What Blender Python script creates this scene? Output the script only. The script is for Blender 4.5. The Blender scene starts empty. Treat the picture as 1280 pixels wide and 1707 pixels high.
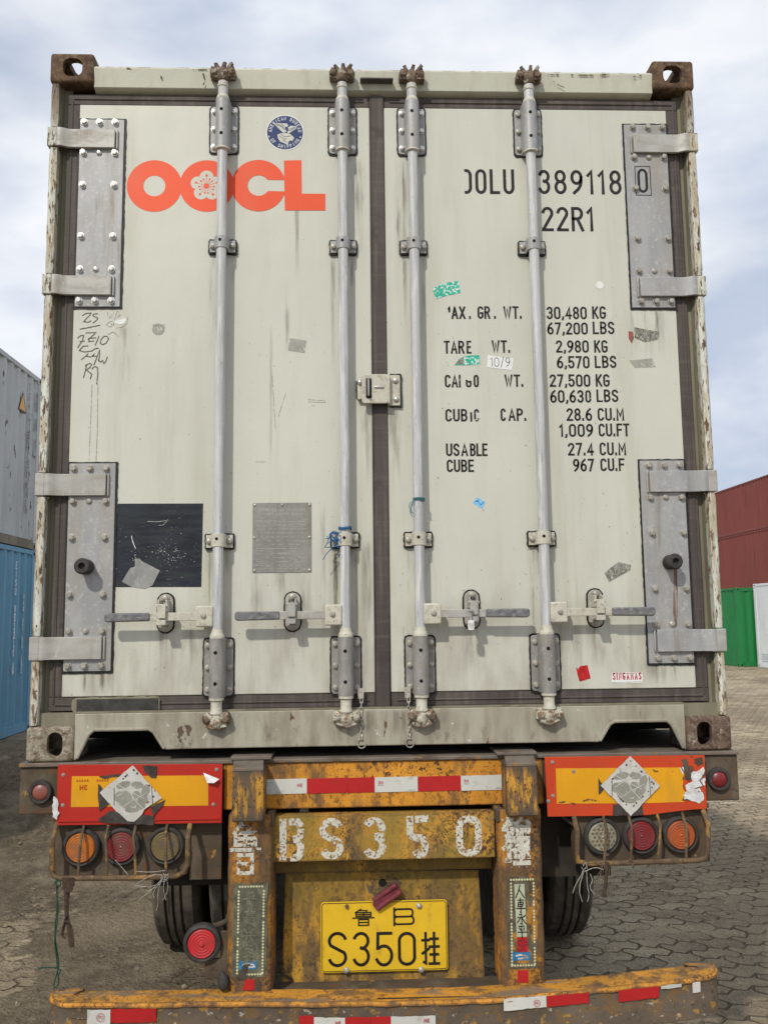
import bpy, bmesh, math, random
from mathutils import Vector, Matrix
from math import sin, cos, pi, radians as R
random.seed(7)
S = bpy.context.scene
COL = S.collection
# ---------------------------------------------------------------- camera (fitted to the ISO size of the container end)
CQ = (-.1112, -3.1137, .4730, .1199655, .0385781, -.0118033, 1468.48)
_p, _t, _r, FPX = CQ[3:]
FW = Vector((sin(_t)*cos(_p), cos(_t)*cos(_p), sin(_p)))
_rt = Vector((cos(_t), -sin(_t), 0)); _up = _rt.cross(FW)
RT = _rt*cos(_r) + _up*sin(_r); UP = -_rt*sin(_r) + _up*cos(_r)
CP = Vector(CQ[:3])
cam = bpy.data.cameras.new('camera'); camo = bpy.data.objects.new('camera', cam); COL.objects.link(camo)
M = Matrix((RT, UP, -FW)).transposed().to_4x4(); M.translation = CP; camo.matrix_world = M
cam.sensor_fit = 'VERTICAL'; cam.sensor_height = 36; cam.lens = 36*FPX/1707; cam.clip_end = 3000; cam.clip_start = .05
S.camera = camo
# ---------------------------------------------------------------- light
SUN = Vector((-.52, -1, 1.03)).normalized()
sl = bpy.data.lights.new('sun', 'SUN'); sl.energy = 2.55; sl.angle = R(1.8); sl.color = (1, .94, .84)
slo = bpy.data.objects.new('sun', sl); COL.objects.link(slo); slo.rotation_euler = (-SUN).to_track_quat('-Z', 'Y').to_euler()
S.view_settings.view_transform = 'Standard'; S.view_settings.look = 'None'; S.view_settings.gamma = 1
S.view_settings.exposure = 0.06
w = bpy.data.worlds.new('World'); S.world = w; w.use_nodes = True
nt = w.node_tree; nt.nodes.clear()
def wn(t, **k):
    n = nt.nodes.new(t)
    for a, v in k.items(): setattr(n, a, v)
    return n
def wl(a, b): nt.links.new(a, b)
sky = wn('ShaderNodeTexSky', sky_type='NISHITA', sun_disc=False, sun_elevation=math.asin(SUN.z), sun_rotation=R(211), altitude=0, air_density=1, dust_density=1.5, ozone_density=1)
tc = wn('ShaderNodeTexCoord'); mp = wn('ShaderNodeMapping'); mp.inputs['Scale'].default_value = (1, 1, 2.2); wl(tc.outputs['Generated'], mp.inputs[0])
mp.inputs['Location'].default_value = (.35, .1, .25)
n1 = wn('ShaderNodeTexNoise'); n1.inputs['Scale'].default_value = 2.3; n1.inputs['Detail'].default_value = 7; n1.inputs['Roughness'].default_value = .5; wl(mp.outputs[0], n1.inputs[0])
r1 = wn('ShaderNodeMapRange', interpolation_type='SMOOTHSTEP'); r1.inputs[1].default_value = .34; r1.inputs[2].default_value = .6; wl(n1.outputs[0], r1.inputs[0])
r1.inputs[3].default_value = .84; r1.inputs[4].default_value = 1.
n2 = wn('ShaderNodeTexNoise'); n2.inputs['Scale'].default_value = 3.3; n2.inputs['Detail'].default_value = 7; n2.inputs['Roughness'].default_value = .48; wl(mp.outputs[0], n2.inputs[0])
r2 = wn('ShaderNodeValToRGB'); r2.color_ramp.elements[0].position = .40; r2.color_ramp.elements[0].color = (6.1, 6.9, 8.5, 1)
r2.color_ramp.elements[1].position = .60; r2.color_ramp.elements[1].color = (10.3, 10.6, 11.1, 1); wl(n2.outputs[0], r2.inputs[0])
mx = wn('ShaderNodeMix', data_type='RGBA'); wl(r1.outputs[0], mx.inputs[0]); wl(sky.outputs[0], mx.inputs[6]); wl(r2.outputs[0], mx.inputs[7])
bg = wn('ShaderNodeBackground'); bg.inputs[1].default_value = .088; wl(mx.outputs[2], bg.inputs[0])
wo = wn('ShaderNodeOutputWorld'); wl(bg.outputs[0], wo.inputs[0])
# ---------------------------------------------------------------- photo measurement -> point on a plane y = const
CR = dict(A=(40,60,3.2),B=(400,60,3.2),C=(780,60,3.048),D=(0,520,3.048),E=(400,560,3.2),F=(680,440,3.048),G=(860,520,3.048),H=(0,940,3.048),I=(380,940,3.048),J=(780,940,2.56),K=(0,1240,2.667),L=(360,1340,2.56),M=(800,1240,2.667),
 N1=(20,1230,3.368),N2=(860,1230,3.368),N3=(360,1240,6.4),N4=(760,1240,7.111),N5=(360,1440,6.393),N6=(790,1440,6.393),N7=(60,1560,2.133),N8=(620,1560,2.133),N9=(0,1200,3.364),N10=(1120,1100,5.69),N11=(530,1040,6.4),N12=(170,970,5.565),N14=(120,500,6.4),N15=(180,830,7.53),N16=(400,170,6.4),N17=(200,250,6.4),Z=(0,0,1))
def ray(u, v): return FW + RT*((u-640)/FPX) - UP*((v-853.5)/FPX)
def W(k, x, y, dep=.03):
    o = CR[k]; d = ray(o[0]+x/o[2], o[1]+y/o[2]); t = (dep-CP.y)/d.y; p = CP + d*t
    return (p.x, p.z)
def WS(k, pts, dep=.03): return [W(k, a, b, dep) for a, b in pts]
GZ = -1.25
# ---------------------------------------------------------------- materials
class T:
    def __init__(s, name):
        s.m = bpy.data.materials.new(name); s.m.use_nodes = True; s.t = s.m.node_tree; s.t.nodes.clear()
        s.out = s.n('ShaderNodeOutputMaterial'); s.b = s.n('ShaderNodeBsdfPrincipled'); s.l(s.b.outputs[0], s.out.inputs[0])
        s.pos = s.n('ShaderNodeNewGeometry').outputs['Position']
    def n(s, t, **k):
        n = s.t.nodes.new(t)
        for a, v in k.items(): setattr(n, a, v)
        return n
    def l(s, a, b): s.t.links.new(a, b)
    def set(s, sock, v):
        if isinstance(v, bpy.types.NodeSocket): s.l(v, sock)
        elif isinstance(v, tuple) and len(v) == 3 and sock.type == 'RGBA': sock.default_value = (*v, 1)
        else: sock.default_value = v
    def scl(s, sc, off=(0, 0, 0), rot=(0, 0, 0), src=None):
        m = s.n('ShaderNodeMapping'); m.inputs['Scale'].default_value = sc if isinstance(sc, tuple) else (sc,)*3
        m.inputs['Location'].default_value = off; m.inputs['Rotation'].default_value = rot; s.l(src or s.pos, m.inputs[0]); return m.outputs[0]
    def noise(s, sc, det=5, rough=.55, off=(0, 0, 0), dist=0, src=None):
        n = s.n('ShaderNodeTexNoise'); n.inputs['Scale'].default_value = 1; n.inputs['Detail'].default_value = det; n.inputs['Roughness'].default_value = rough
        n.inputs['Distortion'].default_value = dist
        s.l(s.scl(sc, off, src=src), n.inputs[0]); return n.outputs[0]
    def vor(s, sc, feat='F1', off=(0, 0, 0), src=None, out='Distance'):
        n = s.n('ShaderNodeTexVoronoi', feature=feat); n.inputs['Scale'].default_value = 1; s.l(s.scl(sc, off, src=src), n.inputs[0]); return n.outputs[out]
    def rng(s, v, a, b, c=0., d=1.):
        n = s.n('ShaderNodeMapRange', interpolation_type='SMOOTHSTEP' if (c, d) == (0., 1.) else 'LINEAR'); s.set(n.inputs[0], v)
        for i, q in zip((1, 2, 3, 4), (a, b, c, d)): n.inputs[i].default_value = q
        return n.outputs[0]
    def mth(s, op, a, b=0.):
        n = s.n('ShaderNodeMath', operation=op); s.set(n.inputs[0], a); s.set(n.inputs[1], b); return n.outputs[0]
    def mix(s, f, a, b):
        n = s.n('ShaderNodeMix', data_type='RGBA'); s.set(n.inputs[0], f); s.set(n.inputs[6], a); s.set(n.inputs[7], b); return n.outputs[2]
    def mixf(s, f, a, b):
        n = s.n('ShaderNodeMix'); s.set(n.inputs[0], f); s.set(n.inputs[2], a); s.set(n.inputs[3], b); return n.outputs[0]
    def xyz(s):
        n = s.n('ShaderNodeSeparateXYZ'); s.l(s.pos, n.inputs[0]); return n.outputs
    def bump(s, h, d=.001, st=1.):
        n = s.n('ShaderNodeBump'); n.inputs['Strength'].default_value = st; n.inputs['Distance'].default_value = d; s.l(h, n.inputs['Height']); s.l(n.outputs[0], s.b.inputs['Normal'])
# a coated surface: base colour, then layers = dict(c colour, s noise scale, lo, hi, a opacity, r roughness, z=(full,none) fade, o offset, h height)
_seed = [0]
def coat(name, base, rough=.5, metal=0., var=.12, vs=3., layers=(), bump=.0006, grain=(260, .05), spec=.28, alpha=None, edge=None, dent=0):
    t = T(name); _seed[0] += 1; so = _seed[0]*3.17
    v = t.noise(vs, 4, off=(so, so, 0)); b0 = tuple(x*(1-var) for x in base); b1 = tuple(min(1, x*(1+var)) for x in base)
    c = t.mix(t.rng(v, .3, .7), b0, b1); ro = rough; mt = metal
    if grain: 
        g = t.noise(grain[0], 2, off=(0, so, 0)); gm = t.rng(g, .35, .65, 1-grain[1], 1+grain[1])
        n = t.n('ShaderNodeMix', data_type='RGBA', blend_type='MULTIPLY'); n.inputs[0].default_value = 1; t.l(c, n.inputs[6]); t.l(gm, n.inputs[7]); c = n.outputs[2]
    h = None; z = t.xyz()[2]
    for i, L in enumerate(layers):
        m = t.rng(t.noise(L['s'], L.get('det', 6), L.get('rg', .62), off=(so+i*7.3, i*1.9, L.get('o', 0)), dist=L.get('d', 0)), L['lo'], L['hi'])
        if 'z' in L: m = t.mth('MULTIPLY', m, t.rng(z, L['z'][1], L['z'][0]))
        if 'x' in L:
            X = t.xyz()[0]; m = t.mth('MULTIPLY', m, t.mth('MULTIPLY', t.rng(X, L['x'][0]-.02, L['x'][0]+.02), t.rng(X, L['x'][1]+.02, L['x'][1]-.02)))
        if 'k' in L: m = t.mth('MULTIPLY', m, t.rng(t.noise(L['k'], 4, off=(so+3, i*2.3, 1)), .42, .62, .12, 1.))
        m = t.mth('MULTIPLY', m, L.get('a', 1.)); c = t.mix(m, c, L['c']); ro = t.mixf(m, ro, L.get('r', rough))
        if metal: mt = t.mixf(m, mt, L.get('m', 0.))
        if 'h' in L:
            q = t.mth('MULTIPLY', m, L['h']); h = q if h is None else t.mth('ADD', h, q)
    if edge:
        bv = t.n('ShaderNodeBevel', samples=4); bv.inputs[0].default_value = edge[0]
        gn = t.n('ShaderNodeNewGeometry'); dp = t.n('ShaderNodeVectorMath', operation='DOT_PRODUCT'); t.l(bv.outputs[0], dp.inputs[0]); t.l(gn.outputs['Normal'], dp.inputs[1])
        e = t.rng(t.mth('ADD', t.mth('SUBTRACT', 1., dp.outputs['Value']), t.mth('MULTIPLY', t.mth('SUBTRACT', t.noise(70, 5, .65, off=(so, 2, 2)), .5), .30)), .05, .11)
        e = t.mth('MULTIPLY', e, edge[2]); c = t.mix(e, c, edge[1]); ro = t.mixf(e, ro, .9)
    if dent:
        dn = t.mth('MULTIPLY', t.noise((2.2, 2.2, 1.5), 3, off=(so, 9, 1)), dent/bump); h = dn if h is None else t.mth('ADD', h, dn)
    t.set(t.b.inputs['Base Color'], c); t.set(t.b.inputs['Roughness'], ro); t.set(t.b.inputs['Metallic'], mt); t.b.inputs['Specular IOR Level'].default_value = spec
    fb = t.mth('MULTIPLY', t.noise((40, 40, 40), 6, off=(so, 0, 0)), .5); h = fb if h is None else t.mth('ADD', h, fb)
    t.bump(h, bump)
    if alpha:   # worn paint film: (scale, lo, hi) -> holes
        a = t.rng(t.noise(alpha[0], 6, .65, off=(so, 5, 5)), alpha[1], alpha[2]); t.l(a, t.b.inputs['Alpha'])
    return t.m
RUST = (.11, .048, .022); RUSTD = (.045, .024, .016); GRIME = (.075, .06, .045); DUST = (.21, .18, .14)
BEIGE = (.560, .560, .485)
MAT = {}
MAT['door'] = coat('door_paint', BEIGE, .42, var=.035, dent=.010, spec=.35, vs=(2, 2, .8), bump=.0003, layers=[
    dict(c=(.40, .39, .30), s=(9, 9, .9), lo=.45, hi=.75, a=.42, r=.55),
    dict(c=(.60, .60, .53), s=(22, 22, 1.2), lo=.55, hi=.72, a=.35),
    dict(c=(.30, .27, .21), s=(26, 26, 1.4), lo=.52, hi=.78, a=.62, z=(.1, 1.0), r=.7),
    dict(c=(.26, .22, .17), s=(7, 7, 2.4), lo=.40, hi=.70, a=.6, z=(.12, .9), r=.75),
    dict(c=(.33, .29, .22), s=(34, 34, .8), lo=.6, hi=.75, a=.4, z=(2.6, 1.7), r=.7),
    dict(c=(.12, .1, .08), s=70, lo=.745, hi=.76, a=.75, r=.8, det=3),
    dict(c=(.17, .11, .07), s=(60, 60, 22), lo=.72, hi=.75, a=.7, r=.8, z=(.15, 1.3))])
MAT['frame'] = coat('frame_paint', (.40, .385, .31), .5, edge=(.008, (.20, .16, .12), .6), var=.06, bump=.0006, layers=[
    dict(c=(.24, .205, .15), s=(14, 14, 2), lo=.38, hi=.72, a=.7, r=.7),
    dict(c=(.17, .14, .105), s=(10, 10, 4), lo=.42, hi=.72, a=.75, z=(.02, .3), r=.8), dict(c=(.10, .08, .06), s=(18, 18, 9), lo=.56, hi=.70, a=.7, z=(.03, .2), r=.9),
    dict(c=(.6, .62, .58), s=(30, 30, 30), lo=.66, hi=.69, a=.8, h=-.4),
    dict(c=RUST, s=(26, 26, 14), lo=.655, hi=.69, a=.9, r=.9, h=.8),
    dict(c=(.6, .6, .52), s=(60, 60, 30), lo=.7, hi=.72, a=.6)])
MAT['header'] = coat('header_paint', (.53, .53, .435), .48, var=.05, bump=.0005, layers=[
    dict(c=(.34, .31, .24), s=(10, 10, 3), lo=.45, hi=.75, a=.5, r=.7),
    dict(c=RUST, s=(26, 26, 60), lo=.52, hi=.56, a=.9, r=.9, z=(2.552, 2.53), h=.6),
    dict(c=(.16, .12, .09), s=(50, 50, 14), lo=.72, hi=.75, a=.8, r=.8)])
MAT['post'] = coat('post_paint', (.55, .57, .50), .55, edge=(.006, (.16, .10, .06), .8), var=.12, vs=(30, 30, 2), bump=.0012, layers=[
    dict(c=(.40, .32, .20), s=(40, 40, 5), lo=.42, hi=.58, a=.8, r=.7),
    dict(c=(.7, .72, .68), s=(60, 60, 9), lo=.56, hi=.6, a=.6),
    dict(c=(.17, .11, .07), s=(80, 80, 18), lo=.57, hi=.60, a=.95, r=.9, h=-.8),
    dict(c=RUST, s=(75, 75, 16), lo=.585, hi=.62, a=.95, r=.9, h=.6),
    dict(c=(.10, .06, .04), s=(20, 20, 3), lo=.3, hi=.5, a=.85, r=.9, z=(2.5, 2.2)),
    dict(c=(.05, .035, .03), s=(80, 80, 16), lo=.68, hi=.70, a=.9, r=.9)])
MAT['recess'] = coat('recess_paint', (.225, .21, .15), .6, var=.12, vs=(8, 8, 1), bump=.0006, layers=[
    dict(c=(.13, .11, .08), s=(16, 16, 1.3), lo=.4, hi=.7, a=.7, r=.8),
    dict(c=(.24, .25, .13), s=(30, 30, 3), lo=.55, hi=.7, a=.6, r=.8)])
MAT['gasket'] = coat('door_rubber', (.076, .063, .058), .72, var=.15, vs=(6, 6, 1.2), bump=.0008, spec=.3, layers=[
    dict(c=(.16, .135, .115), s=(40, 40, 2.2), lo=.45, hi=.72, a=.6, r=.85),
    dict(c=(.20, .18, .15), s=(3, 3, 60), lo=.5, hi=.75, a=.35, r=.9),
    dict(c=(.06, .045, .04), s=(12, 12, 12), lo=.55, hi=.68, a=.6, r=.8)])
MAT['galv'] = coat('galvanised_steel', (.35, .35, .345), .52, metal=.2, var=.1, vs=(14, 14, 4), bump=.0006, layers=[
    dict(c=(.30, .31, .32), s=(26, 26, 9), lo=.45, hi=.65, a=.6, r=.5, m=.35),
    dict(c=(.53, .53, .52), s=(60, 60, 60), lo=.56, hi=.66, a=.5, r=.6, m=.2),
    dict(c=(.33, .29, .22), s=(18, 18, 1.6), lo=.48, hi=.72, a=.55, r=.75),
    dict(c=(.20, .15, .10), s=(22, 22, 1.8), lo=.56, hi=.76, a=.6, r=.85)])
MAT['galvdark'] = coat('weathered_steel', (.31, .30, .285), .5, metal=.3, var=.15, vs=(30, 30, 12), bump=.0008, layers=[
    dict(c=(.22, .19, .15), s=(30, 30, 10), lo=.45, hi=.7, a=.7, r=.75),
    dict(c=(.47, .46, .42), s=(70, 70, 40), lo=.58, hi=.66, a=.5, r=.6)])
MAT['hinge'] = coat('hinge_steel', (.41, .40, .37), .52, metal=.2, var=.1, vs=(8, 8, 12), bump=.0006, layers=[
    dict(c=(.28, .25, .20), s=(8, 8, 30), lo=.45, hi=.7, a=.6, r=.75),
    dict(c=(.26, .20, .14), s=(14, 14, 4), lo=.55, hi=.72, a=.65, r=.8),
    dict(c=(.54, .54, .50), s=(50, 50, 20), lo=.58, hi=.68, a=.5)])
MAT['bar'] = coat('bar_zinc', (.50, .51, .515), .5, metal=.1, var=.08, vs=(20, 20, 1.5), bump=.0005, layers=[
    dict(c=(.35, .355, .36), s=(60, 60, 2.5), lo=.45, hi=.65, a=.6, r=.5, m=.1),
    dict(c=(.68, .68, .66), s=(90, 90, 5), lo=.50, hi=.62, a=.7, r=.6), dict(c=(.27, .28, .30), s=(120, 120, 12), lo=.58, hi=.66, a=.6, r=.6),
    dict(c=(.44, .41, .34), s=(30, 30, 3), lo=.5, hi=.7, a=.5, r=.7, z=(2.5, 1.2)),
    dict(c=(.20, .17, .14), s=(140, 140, 30), lo=.66, hi=.7, a=.7, r=.8)])
MAT['bolt'] = coat('bolt_zinc', (.40, .38, .33), .45, metal=.35, var=.2, vs=60, bump=.0004, layers=[
    dict(c=(.22, .18, .13), s=120, lo=.5, hi=.66, a=.6, r=.8)])
MAT['boltbright'] = coat('bright_bolt', (.62, .61, .57), .32, metal=.75, var=.1, vs=60, bump=.0002)
MAT['hub'] = coat('hub_paint', (.52, .50, .42), .5, var=.08, vs=20, bump=.0008, layers=[
    dict(c=(.30, .25, .18), s=60, lo=.5, hi=.68, a=.6, r=.8), dict(c=RUST, s=90, lo=.64, hi=.68, a=.8, r=.9)])
MAT['cam'] = coat('cam_rust', (.17, .125, .09), .75, var=.3, vs=40, bump=.003, layers=[
    dict(c=(.46, .43, .35), s=45, lo=.56, hi=.62, a=.85, r=.6), dict(c=(.07, .035, .022), s=60, lo=.5, hi=.66, a=.85, r=.95, h=.5)])
MAT['camlow'] = coat('cam_painted', (.43, .41, .33), .65, var=.2, vs=40, bump=.003, layers=[
    dict(c=(.22, .12, .07), s=38, lo=.5, hi=.58, a=.9, r=.9), dict(c=(.07, .035, .022), s=60, lo=.54, hi=.66, a=.8, r=.95, h=.5)])
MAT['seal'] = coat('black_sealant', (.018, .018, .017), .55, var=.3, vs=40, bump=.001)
MAT['hole'] = coat('dark_hole', (.01, .009, .008), .9, var=.2)
MAT['rubber'] = coat('black_rubber', (.045, .042, .040), .7, var=.25, vs=30, bump=.001, layers=[dict(c=(.12, .10, .08), s=30, lo=.5, hi=.75, a=.6, r=.9)])
MAT['casttop'] = coat('rusty_casting', (.115, .07, .045), .82, var=.3, vs=20, bump=.002, layers=[
    dict(c=(.23, .17, .08), s=45, lo=.5, hi=.62, a=.65, r=.85), dict(c=(.05, .035, .028), s=25, lo=.5, hi=.66, a=.8, r=.95), dict(c=(.19, .09, .045), s=60, lo=.58, hi=.66, a=.6, r=.9, h=.5)])
MAT['castlow'] = coat('painted_casting', (.27, .24, .18), .75, var=.15, vs=20, bump=.0025, layers=[
    dict(c=(.15, .10, .07), s=38, lo=.48, hi=.60, a=.85, r=.9, h=.6), dict(c=(.21, .16, .11), s=(30, 30, 90), lo=.5, hi=.6, a=.7), dict(c=(.46, .43, .35), s=75, lo=.58, hi=.64, a=.7), dict(c=(.06, .035, .025), s=60, lo=.6, hi=.66, a=.8, r=.95)])
MAT['castlowdark'] = coat('rusty_low_casting', (.15, .105, .078), .78, var=.2, vs=20, bump=.0025, layers=[
    dict(c=(.10, .06, .045), s=38, lo=.46, hi=.58, a=.8, r=.9, h=.6), dict(c=(.27, .22, .17), s=(70, 70, 50), lo=.54, hi=.64, a=.6), dict(c=(.38, .36, .30), s=45, lo=.62, hi=.66, a=.7), dict(c=(.05, .03, .022), s=60, lo=.6, hi=.66, a=.8, r=.95)])
MAT['orange'] = coat('orange_film', (.78, .095, .032), .45, var=.05, vs=3, grain=(200, .02), bump=.0001, layers=[
    dict(c=(.62, .16, .09), s=(9, 9, 1.5), lo=.5, hi=.75, a=.4), dict(c=(.5, .5, .4), s=(110, 110, 60), lo=.77, hi=.78, a=.8)])
MAT['ink'] = coat('black_lettering', (.018, .018, .018), .5, var=.2, bump=.0001, alpha=((75, 75, 75), .30, .345))
MAT['inkworn'] = coat('worn_lettering', (.022, .022, .02), .55, var=.2, bump=.0001, alpha=((42, 42, 60), .37, .43))
MAT['marker'] = coat('marker_ink', (.10, .095, .08), .6, var=.4, vs=60, bump=.0001, alpha=((160, 160, 160), .34, .44))
MAT['cream'] = coat('cream_film', (.56, .57, .49), .45, var=.04, bump=.0001)
MAT['navy'] = coat('navy_film', (.022, .04, .13), .4, var=.1, bump=.0001)
MAT['white'] = coat('white_film', (.74, .75, .73), .4, var=.04, bump=.0002, layers=[dict(c=(.5, .48, .42), s=30, lo=.55, hi=.75, a=.5)])
MAT['black'] = coat('black_film', (.018, .021, .030), .38, var=.3, vs=8, bump=.0002, layers=[
    dict(c=(.035, .043, .043), s=(8, 8, 60), lo=.42, hi=.6, a=.6), dict(c=(.45, .46, .46), s=(120, 120, 190), lo=.695, hi=.71, a=.85, r=.6, det=3, z=(.55, 1.0)),
    dict(c=(.5, .5, .5), s=(60, 60, 220), lo=.66, hi=.68, a=.8, r=.6, x=(-.765, -.72))])
MAT['torn'] = coat('torn_grey_paper', (.27, .27, .26), .7, var=.15, vs=20, bump=.0004, layers=[dict(c=(.40, .40, .39), s=(90, 90, 30), lo=.55, hi=.65, a=.5)])
MAT['dataplate'] = coat('etched_plate', (.27, .265, .245), .5, metal=.4, var=.1, vs=10, bump=.0004, layers=[
    dict(c=(.19, .15, .13), s=(80, 80, 80), lo=.58, hi=.66, a=.75, r=.8), dict(c=(.38, .37, .34), s=(14, 14, 240), lo=.55, hi=.65, a=.5), dict(c=(.2, .17, .14), s=(30, 30, 5), lo=.5, hi=.7, a=.5)])
MAT['etch'] = coat('etched_text', (.42, .42, .39), .5, var=.1, alpha=((200, 200, 200), .35, .45))
MAT['redpaper'] = coat('red_paper', (.42, .015, .018), .5, var=.2, vs=60, bump=.0008)
MAT['stainpatch'] = coat('glue_residue', (.34, .34, .30), .75, var=.1, vs=40, bump=.0004, alpha=((120, 120, 40), .36, .5))
MAT['stainpatch2'] = coat('torn_foil_label', (.27, .27, .23), .7, var=.3, vs=90, bump=.0006, layers=[dict(c=(.08, .08, .06), s=190, lo=.5, hi=.6, a=.8), dict(c=(.55, .55, .5), s=120, lo=.6, hi=.66, a=.7)], alpha=((130, 130, 60), .36, .44))
MAT['stainbrown'] = coat('brown_run', (.20, .12, .07), .85, var=.2, vs=20, alpha=((70, 70, 5), .38, .62))
MAT['stainrust'] = coat('rust_stain', (.10, .07, .05), .9, var=.3, vs=40, bump=.001, alpha=((38, 38, 24), .47, .52))
MAT['smudge'] = coat('dirt_smudge', (.17, .14, .105), .9, var=.3, vs=30, alpha=((26, 26, 9), .42, .80))
MAT['scratch'] = coat('scratch_mark', (.16, .13, .10), .8, var=.3, vs=60, alpha=((240, 240, 90), .42, .52))
MAT['teal'] = coat('green_label', (.03, .42, .29), .5, var=.15, vs=60, bump=.0003, layers=[dict(c=(.75, .76, .74), s=110, lo=.52, hi=.56, a=.9)])
MAT['sky'] = coat('blue_label', (.20, .50, .78), .5, var=.1, vs=60, bump=.0003)
MAT['bluerope'] = coat('blue_rope', (.015, .12, .30), .7, var=.4, vs=90, bump=.001)
MAT['tealrope'] = coat('teal_string', (.03, .16, .19), .7, var=.4, vs=90, bump=.001)
MAT['green_cord'] = coat('green_cord', (.012, .055, .038), .8, var=.3, vs=90)
MAT['wire'] = coat('tie_wire', (.16, .12, .09), .7, metal=.2, var=.4, vs=90)
MAT['wirebright'] = coat('bright_wire', (.34, .32, .28), .6, metal=.1, var=.3, vs=90)
MAT['strap'] = coat('mud_strap', (.065, .042, .03), .9, var=.3, vs=60, bump=.002)
MAT['chain'] = coat('chain_steel', (.52, .49, .43), .45, metal=.5, var=.3, vs=90, bump=.0006, layers=[dict(c=(.16, .11, .08), s=90, lo=.5, hi=.65, a=.7, r=.8)])
# trailer
YEL = (.60, .25, .026)
def yellow(name, base, rust=.0, grime=.5, dirt=None, sc=1., fine=.0):
    L = [dict(c=tuple(x*.55+y*.25 for x, y in zip(base, (.3, .2, .02))), s=(9*sc, 9*sc, 7*sc), lo=.4, hi=.7, a=.7, r=.75),
         dict(c=(.17, .080, .035), k=(9, 9, 7), s=(30*sc, 30*sc, 20*sc), lo=.57-rust, hi=.66-rust, a=.85, r=.9, h=.5),
         dict(c=(.055, .032, .024), k=(7, 7, 6), s=(66*sc, 66*sc, 50*sc), lo=.605-rust-fine, hi=.63-rust-fine, a=.92, r=.95, h=-.5),
         dict(c=RUSTD, k=(11, 11, 9), s=(130, 130, 110), lo=.60-rust-fine, hi=.63-rust-fine, a=.85, r=.95),
         dict(c=GRIME, s=(12*sc, 12*sc, 4*sc), lo=.62-grime*.25, hi=.78-grime*.25, a=.75, r=.95)]
    if dirt: L.append(dirt)
    return coat(name, base, .58, var=.14, vs=8, bump=.0012, layers=L, edge=(.012, (.075, .045, .03), .85))
MAT['yel'] = yellow('yellow_beam_paint', (.58, .25, .028), .03, .55, fine=.01)
MAT['yelpost'] = yellow('yellow_post_paint', (.46, .20, .028), .075, .95, sc=.9, fine=.02)
MAT['yelplate'] = yellow('yellow_plate_paint', (.52, .27, .040), .03, .55, fine=.05, dirt=dict(c=(.26, .18, .035), s=(7, 7, 7), lo=.42, hi=.62, a=.75, r=.8))
MAT['yelpanel'] = yellow('yellow_panel_paint', (.54, .29, .04), .02, .95, fine=.045, dirt=dict(c=(.17, .12, .03), s=(5, 5, 4), lo=.38, hi=.62, a=.8, r=.85, z=(-.38, -.76)))
MAT['yelcap'] = coat('worn_cap_paint', (.46, .24, .035), .6, var=.2, vs=12, bump=.002, layers=[
    dict(c=(.09, .07, .055), s=(42, 42, 7), lo=.43, hi=.52, a=.92, r=.8, h=-.6), dict(c=(.22, .11, .05), s=(60, 60, 14), lo=.56, hi=.62, a=.85, r=.9, h=.4), dict(c=RUSTD, s=(90, 90, 60), lo=.57, hi=.62, a=.9, r=.95),
    dict(c=(.07, .06, .05), s=20, lo=.2, hi=.3, a=.85, r=.8, z=(-.02, -.06)), dict(c=(.07, .055, .045), s=20, lo=.2, hi=.3, a=.85, r=.9, z=(-.18, -.15))])
MAT['yelbump'] = yellow('bumper_yellow', (.54, .25, .035), .03, .6, dirt=dict(c=(.17, .135, .10), s=(4, 14, 8), lo=.50, hi=.60, a=.85, r=.95))
MAT['bumpface'] = coat('bumper_mud_face', (.125, .098, .072), .9, var=.2, vs=6, bump=.002, layers=[
    dict(c=(.19, .11, .045), s=(20, 20, 24), lo=.50, hi=.60, a=.75, r=.9), dict(c=(.38, .21, .05), s=(26, 26, 40), lo=.585, hi=.63, a=.8, r=.7),
    dict(c=(.46, .43, .36), s=(34, 34, 44), lo=.64, hi=.66, a=.75, r=.7), dict(c=(.07, .05, .04), s=(60, 60, 60), lo=.6, hi=.64, a=.8)])
MAT['brown'] = coat('muddy_steel', (.080, .060, .040), .85, var=.2, vs=8, bump=.0015, layers=[
    dict(c=(.16, .13, .095), s=(12, 12, 6), lo=.45, hi=.7, a=.6, r=.95), dict(c=(.14, .065, .03), s=(22, 22, 22), lo=.57, hi=.64, a=.75, r=.95),
    dict(c=(.36, .22, .05), s=(16, 16, 14), lo=.645, hi=.68, a=.7, r=.7), dict(c=(.04, .033, .027), s=40, lo=.6, hi=.66, a=.6)])
MAT['grip'] = coat('worn_grip', (.15, .15, .155), .6, var=.25, vs=60, bump=.001, layers=[dict(c=(.30, .29, .27), s=(50, 50, 90), lo=.52, hi=.64, a=.7)])
MAT['guard'] = coat('guard_tube_paint', (.12, .08, .045), .7, var=.3, vs=14, bump=.0012, layers=[dict(c=(.32, .18, .05), s=(16, 16, 16), lo=.52, hi=.60, a=.8), dict(c=(.08, .055, .038), s=30, lo=.52, hi=.62, a=.8, r=.95)])
MAT['under'] = coat('dark_underbody', (.028, .024, .020), .92, var=.3, vs=6, bump=.002, layers=[dict(c=(.06, .05, .038), s=8, lo=.5, hi=.7, a=.6)])
MAT['decktop'] = coat('deck_plate_steel', (.16, .135, .11), .8, var=.15, vs=10, bump=.0012, layers=[
    dict(c=(.08, .055, .04), s=(9, 9, 40), lo=.5, hi=.66, a=.8, r=.9), dict(c=(.28, .15, .05), s=(30, 30, 60), lo=.60, hi=.64, a=.8, r=.9)])
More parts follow.
